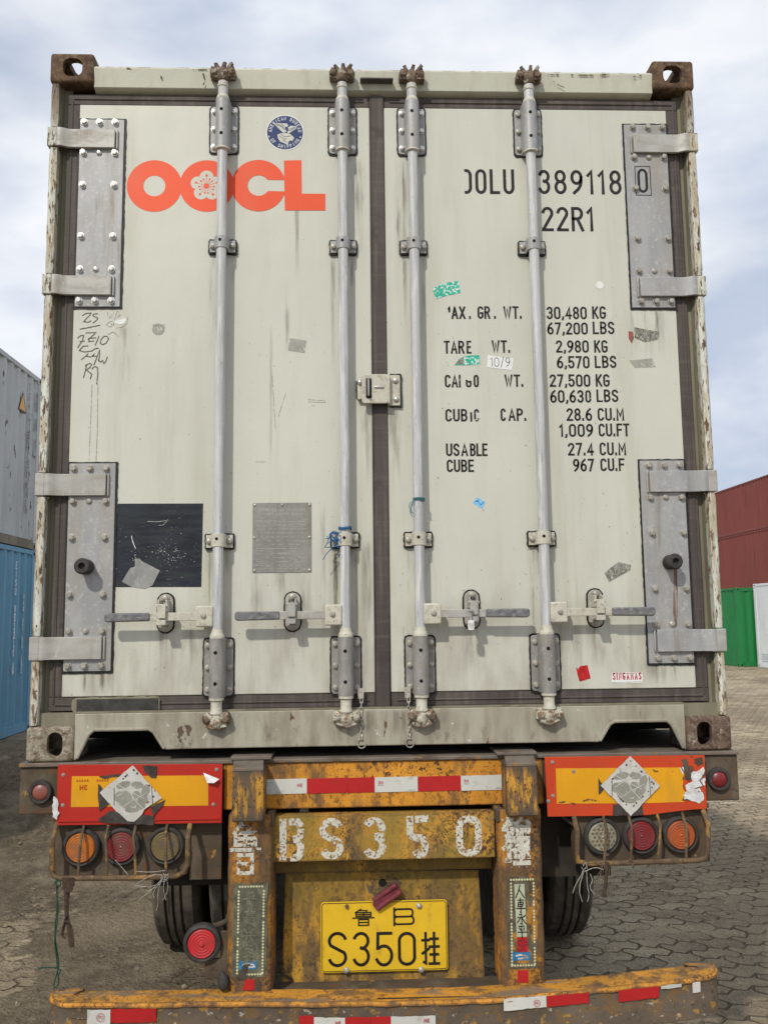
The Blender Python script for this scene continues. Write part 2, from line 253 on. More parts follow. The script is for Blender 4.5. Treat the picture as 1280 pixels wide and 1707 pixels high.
MAT['whitepaint'] = coat('stencil_white', (.58, .56, .48), .7, var=.1, bump=.0006, layers=[dict(c=(.10, .06, .04), s=(120, 120, 110), lo=.565, hi=.59, a=.9, r=.9), dict(c=(.45, .40, .30), s=30, lo=.5, hi=.7, a=.5)], alpha=((60, 60, 60), .40, .46))
MAT['whitepatch'] = coat('white_paint_patch', (.58, .57, .50), .75, var=.15, vs=30, bump=.001, layers=[dict(c=(.14, .09, .05), s=(70, 70, 60), lo=.54, hi=.58, a=.9, r=.9)], alpha=((28, 28, 22), .44, .49))
MAT['redref'] = coat('red_reflector', (.43, .028, .018), .38, dent=.004, var=.06, vs=4, bump=.0002, grain=(350, .06), layers=[
    dict(c=(.36, .035, .025), s=(9, 9, 5), lo=.5, hi=.75, a=.6), dict(c=(.12, .05, .03), s=(40, 40, 40), lo=.70, hi=.72, a=.85)])
MAT['redrefr'] = coat('faded_red_reflector', (.52, .058, .018), .38, var=.06, vs=4, bump=.0002, grain=(350, .06), layers=[
    dict(c=(.42, .06, .03), s=(9, 9, 5), lo=.5, hi=.75, a=.6), dict(c=(.09, .04, .025), s=(34, 34, 34), lo=.64, hi=.66, a=.9, x=(.95, 1.2)), dict(c=(.12, .05, .03), s=(40, 40, 40), lo=.70, hi=.72, a=.85)])
MAT['yelref'] = coat('yellow_reflector', (.70, .33, .014), .35, dent=.003, var=.06, vs=5, bump=.0002, grain=(300, .04), layers=[
    dict(c=(.5, .26, .03), s=(20, 20, 6), lo=.5, hi=.72, a=.5), dict(c=(.16, .09, .03), s=(60, 60, 40), lo=.71, hi=.73, a=.85)])
MAT['foil'] = coat('peeled_foil', (.62, .62, .62), .45, var=.2, vs=60, bump=.004, layers=[dict(c=(.30, .29, .28), s=60, lo=.56, hi=.68, a=.6)])
MAT['redtape'] = coat('red_tape', (.42, .02, .022), .35, var=.08, vs=8, bump=.0008, grain=(300, .06), layers=[dict(c=(.2, .04, .03), s=(30, 30, 30), lo=.64, hi=.68, a=.7)])
MAT['whitetape'] = coat('white_tape', (.57, .57, .53), .42, var=.06, vs=8, bump=.0008, grain=(300, .04), layers=[dict(c=(.35, .32, .26), s=(20, 20, 20), lo=.54, hi=.7, a=.6), dict(c=(.12, .10, .08), s=(70, 70, 70), lo=.72, hi=.73, a=.8)])
MAT['logored'] = coat('logo_red', (.42, .02, .05), .5, var=.1)
MAT['logodkred'] = coat('logo_dark_red', (.45, .05, .01), .5, var=.1)
MAT['numplate'] = coat('number_plate_yellow', (.70, .45, .026), .35, var=.05, vs=6, bump=.0003, grain=(200, .03), layers=[dict(c=(.35, .24, .04), s=(22, 22, 14), lo=.56, hi=.74, a=.6, r=.7), dict(c=(.2, .14, .04), s=120, lo=.7, hi=.72, a=.8)])
MAT['plateink'] = coat('plate_black', (.016, .014, .013), .4, var=.3)
MAT['tyre'] = coat('tyre_rubber', (.060, .052, .043), .85, var=.25, vs=6, bump=.003, layers=[dict(c=(.17, .145, .11), s=(14, 14, 7), lo=.38, hi=.7, a=.75, r=.95)])
def lens(name, col, em=0, dirt=.5, sc=1.):
    t = T(name); c = t.mix(t.rng(t.noise(35, 5), .45, .75), col, tuple(x*.45+.03 for x in col))
    c = t.mix(t.mth('MULTIPLY', t.rng(t.noise(14, 5, off=(3, 3, 3)), .42, .7), dirt), c, (.13, .10, .07))
    t.set(t.b.inputs['Base Color'], c); t.b.inputs['Roughness'].default_value = .42; t.b.inputs['Coat Weight'].default_value = .15; t.b.inputs['Coat Roughness'].default_value = .3
    return t.m
MAT['amber'] = lens('amber_lens', (.47, .13, .012)); MAT['redlens'] = lens('red_lens', (.19, .010, .014)); MAT['dimlens'] = lens('dirty_clear_lens', (.15, .11, .045), dirt=.9)
MAT['clearlens'] = lens('clear_lens', (.30, .29, .22), dirt=.6); MAT['orangelens'] = lens('orange_lens', (.42, .08, .012)); MAT['brightred'] = lens('bright_red_lens', (.50, .02, .025), dirt=.15)
MAT['pinklens'] = lens('faded_red_lens', (.30, .075, .055), dirt=.4)
# placards: white card with grey blotches
def placard(name):
    t = T(name); v = t.vor((26, 26, 26)); n = t.noise(30, 4); m = t.rng(t.mth('ADD', v, t.mth('MULTIPLY', n, .35)), .52, .56)
    c = t.mix(m, (.52, .50, .47), (.26, .25, .225))
    c = t.mix(t.rng(t.noise(60, 4, off=(9, 9, 9)), .60, .64), c, (.66, .65, .63)); c = t.mix(t.rng(t.noise(80, 3, off=(2, 9, 4)), .66, .68), c, (.10, .09, .09))
    t.set(t.b.inputs['Base Color'], c); t.b.inputs['Roughness'].default_value = .5; t.bump(n, .002); return t.m
MAT['placard'] = placard('placard_card')
MAT['cardwhite'] = coat('patterned_card', (.52, .51, .47), .5, var=.08, vs=30, bump=.001, layers=[dict(c=(.32, .31, .32), s=(70, 70, 70), lo=.58, hi=.64, a=.7)])
MAT['blob'] = coat('grey_scratch_coating', (.27, .265, .225), .65, var=.12, vs=30, bump=.001)
MAT['darktape'] = coat('dark_tape', (.06, .05, .045), .4, var=.3, vs=30, bump=.003)
MAT['blackcard'] = coat('peeled_calligraphy_paper', (.095, .095, .065), .6, var=.3, vs=30, bump=.0015, layers=[dict(c=(.20, .20, .13), s=(60, 60, 20), lo=.52, hi=.62, a=.6), dict(c=(.30, .14, .05), s=(26, 26, 12), lo=.62, hi=.67, a=.8)])
MAT['blackcardr'] = coat('worn_calligraphy_paper', (.10, .085, .055), .7, var=.3, vs=30, bump=.0012, layers=[dict(c=(.40, .19, .03), s=(22, 22, 12), lo=.55, hi=.6, a=.9)], alpha=((20, 20, 10), .36, .40))
MAT['diamondink'] = coat('border_diamonds', (.55, .53, .34), .55, var=.2, vs=80)
MAT['calli'] = coat('silver_calligraphy', (.34, .35, .25), .35, metal=.3, var=.3, vs=60, bump=.001)
MAT['palecard'] = coat('pale_green_card', (.42, .45, .32), .6, var=.1, vs=30)
MAT['cyan'] = coat('blue_picture', (.03, .17, .34), .5, var=.3, vs=50)
MAT['plaid'] = coat('maroon_plastic', (.16, .03, .04), .6, var=.2, vs=60)
# ---------------------------------------------------------------- mesh helpers
def bm_box(b, x0, x1, y0, y1, z0, z1):
    v = [b.verts.new(p) for p in ((x0,y0,z0),(x1,y0,z0),(x1,y1,z0),(x0,y1,z0),(x0,y0,z1),(x1,y0,z1),(x1,y1,z1),(x0,y1,z1))]
    for f in ((0,3,2,1),(4,5,6,7),(0,1,5,4),(1,2,6,5),(2,3,7,6),(3,0,4,7)): b.faces.new([v[i] for i in f])
    return v
def bm_prism(b, poly, y0, y1):          # poly in (x, z), extruded y0 (front) -> y1
    a = sum(poly[i][0]*poly[(i+1)%len(poly)][1]-poly[(i+1)%len(poly)][0]*poly[i][1] for i in range(len(poly)))
    if a < 0: poly = poly[::-1]
    f = [b.verts.new((x, y0, z)) for x, z in poly]; k = [b.verts.new((x, y1, z)) for x, z in poly]; n = len(f)
    b.faces.new(f); b.faces.new(k[::-1])
    for i in range(n): b.faces.new((f[i], k[i], k[(i+1)%n], f[(i+1)%n]))
def bm_cyl(b, p0, p1, r0, r1=None, n=20, cap=True):
    p0 = Vector(p0); p1 = Vector(p1); r1 = r0 if r1 is None else r1; d = (p1-p0).normalized()
    u = d.orthogonal().normalized(); v = d.cross(u)
    A = [b.verts.new(p0+(u*cos(2*pi*i/n)+v*sin(2*pi*i/n))*r0) for i in range(n)]
    B = [b.verts.new(p1+(u*cos(2*pi*i/n)+v*sin(2*pi*i/n))*r1) for i in range(n)]
    for i in range(n): b.faces.new((A[i], A[(i+1)%n], B[(i+1)%n], B[i]))
    if cap: b.faces.new(A[::-1]); b.faces.new(B)
def bm_tube(b, pts, r, n=8, closed=False):
    pts = [Vector(p) for p in pts]; N = len(pts); rings = []; u = None
    for i, p in enumerate(pts):
        d = ((pts[(i+1)%N] if (closed or i < N-1) else p) - (pts[i-1] if (closed or i > 0) else p)).normalized()
        if u is None: u = d.orthogonal().normalized()
        u = (u - d*u.dot(d)); u = u.normalized() if u.length > 1e-6 else d.orthogonal().normalized()
        v = d.cross(u); rr = r(i/(N-1)) if callable(r) else r
        rings.append([b.verts.new(p+(u*cos(2*pi*k/n)+v*sin(2*pi*k/n))*rr) for k in range(n)])
    for i in range(N if closed else N-1):
        A, B = rings[i], rings[(i+1)%N]
        for k in range(n): b.faces.new((A[k], A[(k+1)%n], B[(k+1)%n], B[k]))
    if not closed: b.faces.new(rings[0][::-1]); b.faces.new(rings[-1])
def bm_lathe(b, c, ax, prof, n=32):     # prof: (distance along ax, radius)
    c = Vector(c); ax = Vector(ax).normalized(); u = ax.orthogonal().normalized(); v = ax.cross(u); rings = []
    for d, r in prof: rings.append([b.verts.new(c+ax*d+(u*cos(2*pi*k/n)+v*sin(2*pi*k/n))*max(r, 1e-5)) for k in range(n)])
    for A, B in zip(rings, rings[1:]):
        for k in range(n): b.faces.new((A[k], A[(k+1)%n], B[(k+1)%n], B[k]))
    b.faces.new(rings[0][::-1]); b.faces.new(rings[-1])
def rrect(x0, x1, z0, z1, r, n=5):
    P = []
    for cx, cz, a in ((x1-r, z1-r, 0), (x0+r, z1-r, 90), (x0+r, z0+r, 180), (x1-r, z0+r, 270)):
        for i in range(n+1): P.append((cx+r*cos(R(a+90*i/n)), cz+r*sin(R(a+90*i/n))))
    return P
def disc(cx, cz, r, n=40, rz=None): return [(cx+r*cos(2*pi*i/n), cz+(rz or r)*sin(2*pi*i/n)) for i in range(n)]
def new(): return bmesh.new()
def obj(name, b, mat, parent=None, bevel=0, seg=2, ang=35, label=None):
    me = bpy.data.meshes.new(name)
    if isinstance(b, bmesh.types.BMesh):
        bmesh.ops.recalc_face_normals(b, faces=b.faces); b.to_mesh(me); b.free()
    else: me = b
    me.polygons.foreach_set('use_smooth', [True]*len(me.polygons)); me.set_sharp_from_angle(angle=R(ang))
    for m in (mat if isinstance(mat, (list, tuple)) else [mat]): me.materials.append(MAT[m] if isinstance(m, str) else m)
    o = bpy.data.objects.new(name, me); COL.objects.link(o)
    if parent: o.parent = parent; o.matrix_parent_inverse = parent.matrix_world.inverted() if parent.type != 'EMPTY' else Matrix.Translation(-parent.location)
    if bevel:
        m = o.modifiers.new('bevel', 'BEVEL'); m.width = bevel; m.segments = seg; m.limit_method = 'ANGLE'; m.angle_limit = R(40)
    if label: o['label'] = label
    return o
def empty(name, loc, label, cat, group=None):
    o = bpy.data.objects.new(name, None); COL.objects.link(o); o.location = loc; o.empty_display_size = .2; tag(o, label, cat, group); return o
def tag(o, label, cat, group=None):
    o['label'] = label; o['category'] = cat
    if group: o['group'] = group
    return o
def struct(o): o['kind'] = 'structure'; return o
def plate(name, poly, y0, y1, mat, parent=None, bevel=0, label=None):
    b = new(); bm_prism(b, poly, y0, y1); return obj(name, b, mat, parent, bevel, label=label)
def boxo(name, x0, x1, y0, y1, z0, z1, mat, parent=None, bevel=.002, label=None):
    b = new(); bm_box(b, x0, x1, y0, y1, z0, z1); return obj(name, b, mat, parent, bevel, label=label)
def rough_edge(poly, amp, step=.008, seed=0):
    rn = random.Random(seed); P = []; n = len(poly)
    for i in range(n):
        a = Vector(poly[i]); b = Vector(poly[(i+1)%n]); L = (b-a).length; k = max(1, int(L/step)); nv = Vector((-(b-a).y, (b-a).x)).normalized() if L else Vector((0, 0))
        for j in range(k): P.append(tuple(a.lerp(b, j/k)+nv*rn.uniform(-amp, amp)))
    return P
# ---------------------------------------------------------------- stroke lettering
def A(cx, cy, rx, ry, a0, a1): return ('a', cx, cy, rx, ry, a0, a1)
G_ = {
 'O': (.46, [[A(.23,.77,.23,.23,0,180), A(.23,.23,.23,.23,180,360), (.46,.77)]]),
 '1': (.2, [[(.0,.82),(.16,1),(.16,0)]]), '2': (.44, [[A(.22,.77,.22,.23,165,-25), (.0,.02),(.0,0),(.44,0)]]),
 '3': (.44, [[A(.22,.76,.21,.24,155,-82)],[A(.22,.27,.22,.27,88,-155)]]), '4': (.46, [[(.34,0),(.34,1),(0,.26),(.46,.26)]]),
 '5': (.44, [[(.42,1),(.04,1),(.03,.53), A(.21,.3,.23,.3,128,-155)]]),
 '6': (.44, [[(.34,1), A(.5,.4,.5,.6,115,180), A(.22,.28,.22,.28,180,540)]]), '9': (.44, [[(.1,0), A(-.06,.6,.5,.6,-65,0), A(.22,.72,.22,.28,0,360)]]),
 '7': (.42, [[(0,1),(.42,1),(.12,0)]]), '8': (.44, [[A(.22,.76,.2,.24,-90,270)],[A(.22,.26,.22,.26,90,450)]]),
 'L': (.4, [[(0,1),(0,0),(.4,0)]]), 'U': (.46, [[(0,1), A(.23,.23,.23,.23,180,360), (.46,1)]]),
 'R': (.46, [[(0,0),(0,1),(.22,1), A(.22,.76,.22,.24,90,-90), (0,.52)],[(.22,.52),(.46,0)]]),
 'M': (.56, [[(0,0),(0,1),(.28,.35),(.56,1),(.56,0)]]), 'A': (.5, [[(0,0),(.25,1),(.5,0)],[(.08,.3),(.42,.3)]]),
 'X': (.46, [[(0,1),(.46,0)],[(.46,1),(0,0)]]), 'G': (.46, [[A(.23,.77,.23,.23,25,180), A(.23,.23,.23,.23,180,360), (.46,.45),(.25,.45)]]),
 'W': (.62, [[(0,1),(.16,0),(.31,.85),(.46,0),(.62,1)]]), 'T': (.44, [[(0,1),(.44,1)],[(.22,1),(.22,0)]]),
 '.': (.04, [[(.0,.0),(.0,.1)]]), ',': (.06, [[(.05,.1),(.04,-.02),(.0,-.1)]]), 'K': (.46, [[(0,0),(0,1)],[(.44,1),(.02,.4)],[(.14,.55),(.46,0)]]),
 'B': (.44, [[(0,0),(0,1),(.2,1), A(.2,.76,.22,.24,90,-90), (0,.52)],[(.2,.52), A(.2,.26,.24,.26,90,-90), (0,0)]]),
 'S': (.44, [[A(.22,.76,.22,.24,20,215), A(.22,.25,.22,.25,35,-160)]]), 'C': (.44, [[A(.22,.77,.22,.23,20,180), A(.22,.23,.22,.23,180,340)]]),
 'E': (.4, [[(.4,1),(0,1),(0,0),(.4,0)],[(0,.52),(.34,.52)]]), 'P': (.44, [[(0,0),(0,1),(.22,1), A(.22,.75,.22,.25,90,-90), (0,.5)]]),
 'I': (.0, [[(0,0),(0,1)]]), 'F': (.4, [[(.4,1),(0,1),(0,0)],[(0,.52),(.34,.52)]]), 'N': (.46, [[(0,0),(0,1),(.46,0),(.46,1)]]),
 'H': (.44, [[(0,0),(0,1)],[(.44,0),(.44,1)],[(0,.52),(.44,.52)]]), 'D': (.46, [[(0,0),(0,1),(.2,1), A(.2,.74,.26,.26,90,0), A(.2,.26,.26,.26,0,-90), (0,0)]]),
 'Y': (.46, [[(0,1),(.23,.5),(.46,1)],[(.23,.5),(.23,0)]]), 'V': (.46, [[(0,1),(.23,0),(.46,1)]]), '/': (.3, [[(0,-.1),(.3,1.1)]]), 'Q': (.46, [[A(.23,.77,.23,.23,0,180), A(.23,.23,.23,.23,180,360), (.46,.77)],[(.3,.2),(.5,-.05)]]),
 'Z': (.42, [[(0,1),(.42,1),(0,0),(.42,0)]]), ' ': (.3, []), '_': (.62, []),
 'lu': (1, [[(.36,1),(.1,.8)],[(.3,.93),(.68,.93),(.55,.8)],[(.14,.8),(.86,.8),(.86,.56),(.14,.56),(.14,.8)],[(.5,.8),(.5,.56)],[(.14,.68),(.86,.68)],[(0,.46),(1,.46)],[(.26,.36),(.74,.36),(.74,0),(.26,0),(.26,.36)],[(.26,.18),(.74,.18)]]),
 'gua': (1, [[(0,.78),(.38,.78)],[(.2,1),(.2,.04),(.08,.08)],[(0,.36),(.38,.5)],[(.5,.82),(.95,.82)],[(.73,1),(.73,.56)],[(.45,.57),(1,.57)],[(.5,.32),(.95,.32)],[(.73,.48),(.73,.03)],[(.44,.03),(1,.03)]]),
 'ren': (1, [[(.5,1),(.42,.55),(.05,0)],[(.48,.62),(.95,0)]]), 'che': (1, [[(.2,.86),(.8,.86)],[(.25,.7),(.75,.7),(.75,.35),(.25,.35),(.25,.7)],[(.25,.52),(.75,.52)],[(.05,.2),(.95,.2)],[(.5,1),(.5,0)]]),
 'ping': (1, [[(.2,.92),(.8,.92)],[(.25,.78),(.35,.6)],[(.75,.78),(.65,.6)],[(.05,.45),(.95,.45)],[(.5,.92),(.5,0)]]),
 'an': (1, [[(.5,1),(.5,.88)],[(.1,.7),(.1,.85),(.9,.85),(.9,.7)],[(.42,.76),(.3,.4),(.8,.05)],[(.7,.58),(.5,.2),(.1,0)],[(.05,.5),(.95,.5)]]),
 'yong': (1, [[(.45,1),(.55,.9)],[(.3,.78),(.52,.78),(.52,.0),(.4,.08)],[(.1,.55),(.4,.55),(.1,.15)],[(.9,.7),(.55,.5),(.95,.05)]]),
 'qian': (1, [[(.75,1),(.2,.85)],[(.05,.6),(.95,.6)],[(.5,.9),(.5,0)]]), 'gao': (1, [[(.5,1),(.5,.9)],[(.1,.88),(.9,.88)],[(.3,.78),(.7,.78),(.7,.62),(.3,.62),(.3,.78)],[(.1,0),(.1,.5),(.9,.5),(.9,0),(.78,.05)],[(.3,.35),(.7,.35),(.7,.12),(.3,.12),(.3,.35)]]),
 'xing': (1, [[(.15,.9),(.3,.65)],[(.5,.95),(.5,.7)],[(.85,.9),(.65,.65)],[(.05,.5),(.95,.5)],[(.35,.4),(.1,0)],[(.65,.4),(.9,0)]]),
 'li': (1, [[(.2,.95),(.8,.95),(.8,.5),(.2,.5),(.2,.95)],[(.2,.73),(.8,.73)],[(.5,.95),(.5,0)],[(.15,.28),(.85,.28)],[(.0,0),(1,0)]]),
 'Bw': (.9, [[(0,0),(0,1),(.6,1), A(.6,.77,.26,.23,90,-90), (0,.54)],[(.6,.54), A(.6,.27,.3,.27,90,-90), (0,0)]]),
}
G_['0'] = G_['O']
def flat(st):
    P = []
    for q in st:
        if q[0] == 'a':
            _, cx, cy, rx, ry, a0, a1 = q; n = max(5, int(abs(a1-a0)/12))
            P += [(cx+rx*cos(R(a0+(a1-a0)*i/n)), cy+ry*sin(R(a0+(a1-a0)*i/n))) for i in range(n+1)]
        else: P.append(q)
    O = [P[0]]
    for p in P[1:]:
        if abs(p[0]-O[-1][0])+abs(p[1]-O[-1][1]) > 1e-4: O.append(p)
    return O
def ribbon(b, pts, w, y, ext=True):
    P = [Vector(p) for p in pts]; n = len(P)
    if n < 2: return
    closed = (P[0]-P[-1]).length < 1e-5
    L, Rr = [], []
    for i in range(n):
        a = P[i-1] if i else (P[-2] if closed else None); c = P[i+1] if i < n-1 else (P[1] if closed else None)
        d0 = (P[i]-a).normalized() if a is not None else None; d1 = (c-P[i]).normalized() if c is not None else None
        if d0 is None: d0 = d1
        if d1 is None: d1 = d0
        t = d0+d1; t = t.normalized() if t.length > 1e-4 else d1; nv = Vector((-t.y, t.x)); k = min(1.9, 1/max(.3, abs(nv.dot(Vector((-d1.y, d1.x))))))
        q = P[i]
        if ext and not closed and i == 0: q = q-d1*w*.5
        if ext and not closed and i == n-1: q = q+d0*w*.5
        L.append(b.verts.new((q.x+nv.x*w/2*k, y, q.y+nv.y*w/2*k))); Rr.append(b.verts.new((q.x-nv.x*w/2*k, y, q.y-nv.y*w/2*k)))
    for i in range(n-1): b.faces.new((L[i], Rr[i], Rr[i+1], L[i+1]))
def glyph_strokes(s, xl, xr, zb, h, gap=.2, keys=None, thick=0, pw=1.):
    ks = keys or list(s); ws = [G_[k][0] for k in ks]; tot = sum(ws)+gap*(len(ks)-1); k = (xr-xl-thick)/max(tot, .01); x = xl+thick/2; out = []
    hh = h-thick
    for g, w0 in zip(ks, ws):
        for st in G_[g][1]: out.append([(x+px*k, zb+thick/2+py*hh) for px, py in flat(st)])
        x += (w0+gap)*k
    return out
def clip(strokes, erase):
    if not erase: return strokes
    out = []
    for st in strokes:
        D = [st[0]]
        for a, c in zip(st, st[1:]):
            n = max(1, int(math.hypot(c[0]-a[0], c[1]-a[1])/.003)); D += [(a[0]+(c[0]-a[0])*i/n, a[1]+(c[1]-a[1])*i/n) for i in range(1, n+1)]
        cur = []
        for p in D:
            if any(e[0] < p[0] < e[1] and e[2] < p[1] < e[3] for e in erase):
                if len(cur) > 1: out.append(cur)
                cur = []
            else: cur.append(p)
        if len(cur) > 1: out.append(cur)
    return out
def lettering(name, strokes, w, y, mat, parent, label=None, ext=True, dy=.00018):
    b = new()
    for i, st in enumerate(strokes): ribbon(b, st, w, y-i*dy/max(1, len(strokes)), ext)
    return obj(name, b, mat, parent, label=label)
# ================================================================= GROUND
def mat_ground():
    t = T('yard_ground'); P = t.pos
    # interlocking block paving: brick rows with a zig-zag joint
    xyz = t.xyz(); X, Y = xyz[0], xyz[1]
    def comb(x, y):
        n = t.n('ShaderNodeCombineXYZ'); t.set(n.inputs[0], x); t.set(n.inputs[1], y); return n.outputs[0]
    def rotv(a):
        return (t.mth('ADD', t.mth('MULTIPLY', X, cos(a)), t.mth('MULTIPLY', Y, sin(a))), t.mth('SUBTRACT', t.mth('MULTIPLY', Y, cos(a)), t.mth('MULTIPLY', X, sin(a))))
    u, v = rotv(R(14))
    wob = t.mth('MULTIPLY', t.mth('SUBTRACT', t.noise(3.0, 3, off=(4, 4, 0)), .5), .09)
    wob2 = t.mth('MULTIPLY', t.mth('SUBTRACT', t.noise(14, 4, off=(8, 1, 0)), .5), .035)
    tri = t.mth('MULTIPLY', t.mth('PINGPONG', u, .055), .62)
    tri2 = t.mth('MULTIPLY', t.mth('PINGPONG', v, .06), .5)
    vec = comb(t.mth('ADD', t.mth('ADD', u, tri2), wob2), t.mth('ADD', t.mth('ADD', v, tri), wob))
    def brick(ms, vec=vec):
        br = t.n('ShaderNodeTexBrick'); br.offset = .5; br.inputs['Scale'].default_value = 1; br.inputs['Brick Width'].default_value = .22; br.inputs['Row Height'].default_value = .118
        br.inputs['Mortar Size'].default_value = ms; br.inputs['Mortar Smooth'].default_value = .6; br.inputs['Color1'].default_value = (0, 0, 0, 1); br.inputs['Color2'].default_value = (1, 1, 1, 1); br.inputs['Mortar'].default_value = (.5, .5, .5, 1)
        t.l(vec, br.inputs['Vector']); return br
    br = brick(.010)
    joint = br.outputs['Fac']; tone = br.outputs['Color']
    big = t.noise(.45, 5, .6); mid = t.noise(1.7, 6, .62, off=(5, 0, 0)); fine = t.noise(16, 8, .68); grit = t.noise(140, 4, .7)
    jn = t.mth('MULTIPLY', joint, t.rng(t.noise(4, 7, .65, off=(0, 3, 0)), .34, .58))
    stone = t.mix(t.rng(mid, .35, .68), (.29, .232, .155), (.50, .415, .285))
    stone = t.mix(t.mth('MULTIPLY', t.rng(fine, .45, .72), .5), stone, (.57, .49, .355))
    n = t.n('ShaderNodeMix', data_type='RGBA', blend_type='MULTIPLY'); n.inputs[0].default_value = 1; t.l(stone, n.inputs[6]); t.l(t.rng(tone, 0, 1., .82, 1.12), n.inputs[7]); stone = n.outputs[2]
    stone = t.mix(t.mth('MULTIPLY', jn, .88), stone, (.10, .073, .045))
    mud = t.mix(t.rng(t.mth('ADD', t.noise(2.4, 8, .68, off=(1, 7, 0)), t.mth('MULTIPLY', t.mth('SUBTRACT', t.noise((.9, .5, 1), 4, off=(6, 1, 0)), .5), .8)), .34, .68), (.14, .11, .073), (.30, .245, .168))
    mud = t.mix(t.mth('MULTIPLY', t.rng(fine, .42, .7), .55), mud, (.36, .295, .205))
    crack = t.rng(t.vor((4.5, 4.5, 4.5), 'DISTANCE_TO_EDGE', src=comb(t.mth('ADD', X, t.mth('MULTIPLY', fine, .16)), t.mth('ADD', Y, t.mth('MULTIPLY', t.noise(5, 5), .3)))), .0, .03, 1, 0)
    crack = t.mth('MULTIPLY', crack, t.rng(t.noise(1.3, 4, off=(11, 2, 0)), .56, .66))
    mud = t.mix(t.mth('MULTIPLY', crack, .45), mud, (.04, .032, .024))
    # where the mud lies: under and left of the trailer, blotches elsewhere
    mx_ = t.rng(X, -.95, .95, 1., 0.); near = t.mth('ADD', t.mth('MULTIPLY', t.rng(mx_, 0., 1.), .62), -.05)
    hole = t.mth('MULTIPLY', t.mth('MULTIPLY', t.rng(X, -1.35, -1.85), t.rng(X, -4.2, -2.4)), t.mth('MULTIPLY', t.rng(Y, -1.2, -.4), t.rng(Y, 3.9, 2.4)))
    near = t.mth('SUBTRACT', near, t.mth('MULTIPLY', hole, .40))
    far = t.mth('MULTIPLY', t.rng(Y, 5.5, 9, 0., .16), t.rng(X, 4., 1., 0., 1.))
    mm = t.rng(t.mth('ADD', t.mth('ADD', t.mth('ADD', mid, near), t.mth('MULTIPLY', t.mth('SUBTRACT', big, .5), .6)), t.mth('MULTIPLY', joint, .03)), .62, .70)
    c = t.mix(mm, stone, mud)
    c = t.mix(t.mth('MULTIPLY', t.rng(t.mth('ADD', t.noise(.35, 5, off=(3, 8, 0)), t.mth('MULTIPLY', t.mth('SUBTRACT', mid, .5), .5)), .46, .62), .55), c, (.16, .125, .082))
    c = t.mix(t.mth('MULTIPLY', t.rng(t.mth('ADD', big, t.mth('MULTIPLY', t.mth('SUBTRACT', fine, .5), .3)), .52, .66), t.rng(X, 1.6, 3.4)), c, t.mix(.32, c, (.66, .58, .43)))
    g = t.n('ShaderNodeMix', data_type='RGBA', blend_type='MULTIPLY'); g.inputs[0].default_value = 1; t.l(c, g.inputs[6]); t.l(t.rng(grit, .3, .7, .8, 1.2), g.inputs[7])
    t.set(t.b.inputs['Base Color'], t.mix(t.mth('MULTIPLY', t.rng(t.noise(1.1, 6, .7, off=(21, 4, 0)), .56, .66), .45), g.outputs[2], (.085, .066, .045))); t.b.inputs['Roughness'].default_value = .95; t.b.inputs['Specular IOR Level'].default_value = .2
    h = t.mth('ADD', t.mth('MULTIPLY', t.mth('MULTIPLY', jn, t.mth('SUBTRACT', 1., mm)), -1.), t.mth('MULTIPLY', fine, 1.7))
    h = t.mth('ADD', h, t.mth('MULTIPLY', tone, .35)); h = t.mth('ADD', h, t.mth('MULTIPLY', grit, .35)); h = t.mth('SUBTRACT', h, crack); h = t.mth('ADD', h, t.mth('MULTIPLY', t.mth('MULTIPLY', mm, t.noise((5, 3, 5), 9, .72, off=(3, 3, 0), dist=.2)), 3.4)); h = t.mth('ADD', h, t.mth('MULTIPLY', t.rng(t.vor(38), 0, .42, 1, 0), .5))
    t.bump(h, .018, 1.)
    return t.m
MAT['ground'] = mat_ground()
from mathutils import noise as mn
def gh(x, y):
    h = .012*mn.fractal(Vector((x*1.2, y*1.2, 0)), 1., 2., 4)
    m = max(0, min(1, (-1.2-x)/1.5))*max(0, min(1, (y-3.6)/1.4))*max(0, min(1, (10.5-y)/3))
    h += m*(.05+.13*abs(mn.fractal(Vector((x*1.8, y*1.8, 3)), 1., 2., 5))+.09*mn.fractal(Vector((x*5, y*5, 3)), .8, 2., 4))
    return h
xs = [-900, -300, -90, -40, -20, -12] + [-8+.06*i for i in range(268)] + [9, 12, 18, 30, 60, 150, 400, 900]
ys = [-60, -20, -8, -4] + [-2+.06*i for i in range(217)] + [12, 14, 17, 22, 30, 45, 80, 200, 600, 1500]
vs = [(x, y, GZ+(gh(x, y) if -8 < x < 8 and -2 < y < 11 else 0)) for y in ys for x in xs]; nx = len(xs)
fs = [(j*nx+i, j*nx+i+1, (j+1)*nx+i+1, (j+1)*nx+i) for j in range(len(ys)-1) for i in range(nx-1)]
me = bpy.data.meshes.new('ground'); me.from_pydata(vs, [], fs)
struct(obj('ground', me, 'ground', ang=180))
rn = random.Random(77); b = new()
for i in range(900):
    x, y = rn.uniform(-4.5, 5), rn.uniform(-.9, 7.5); q = rn.random()**3*.016+.003
    if rn.random() < .45: x = rn.uniform(-3.2, .4)
    vv = bmesh.ops.create_icosphere(b, subdivisions=1, radius=q, matrix=Matrix.Translation((x, y, GZ+gh(x, y)+q*.25)) @ Matrix.Diagonal((rn.uniform(.7, 1.5), rn.uniform(.7, 1.4), rn.uniform(.4, .8), 1)))['verts']
    for v in vv: v.co += Vector((rn.uniform(-1, 1), rn.uniform(-1, 1), rn.uniform(-1, 1)))*q*.22
MAT['grit'] = coat('grit_stone', (.19, .155, .11), .95, var=.45, vs=30, bump=.002)
g_ = obj('gravel', b, 'grit', ang=25); g_['kind'] = 'stuff'; tag(g_, 'loose grit and small dried mud clods scattered over the yard ground', 'gravel')
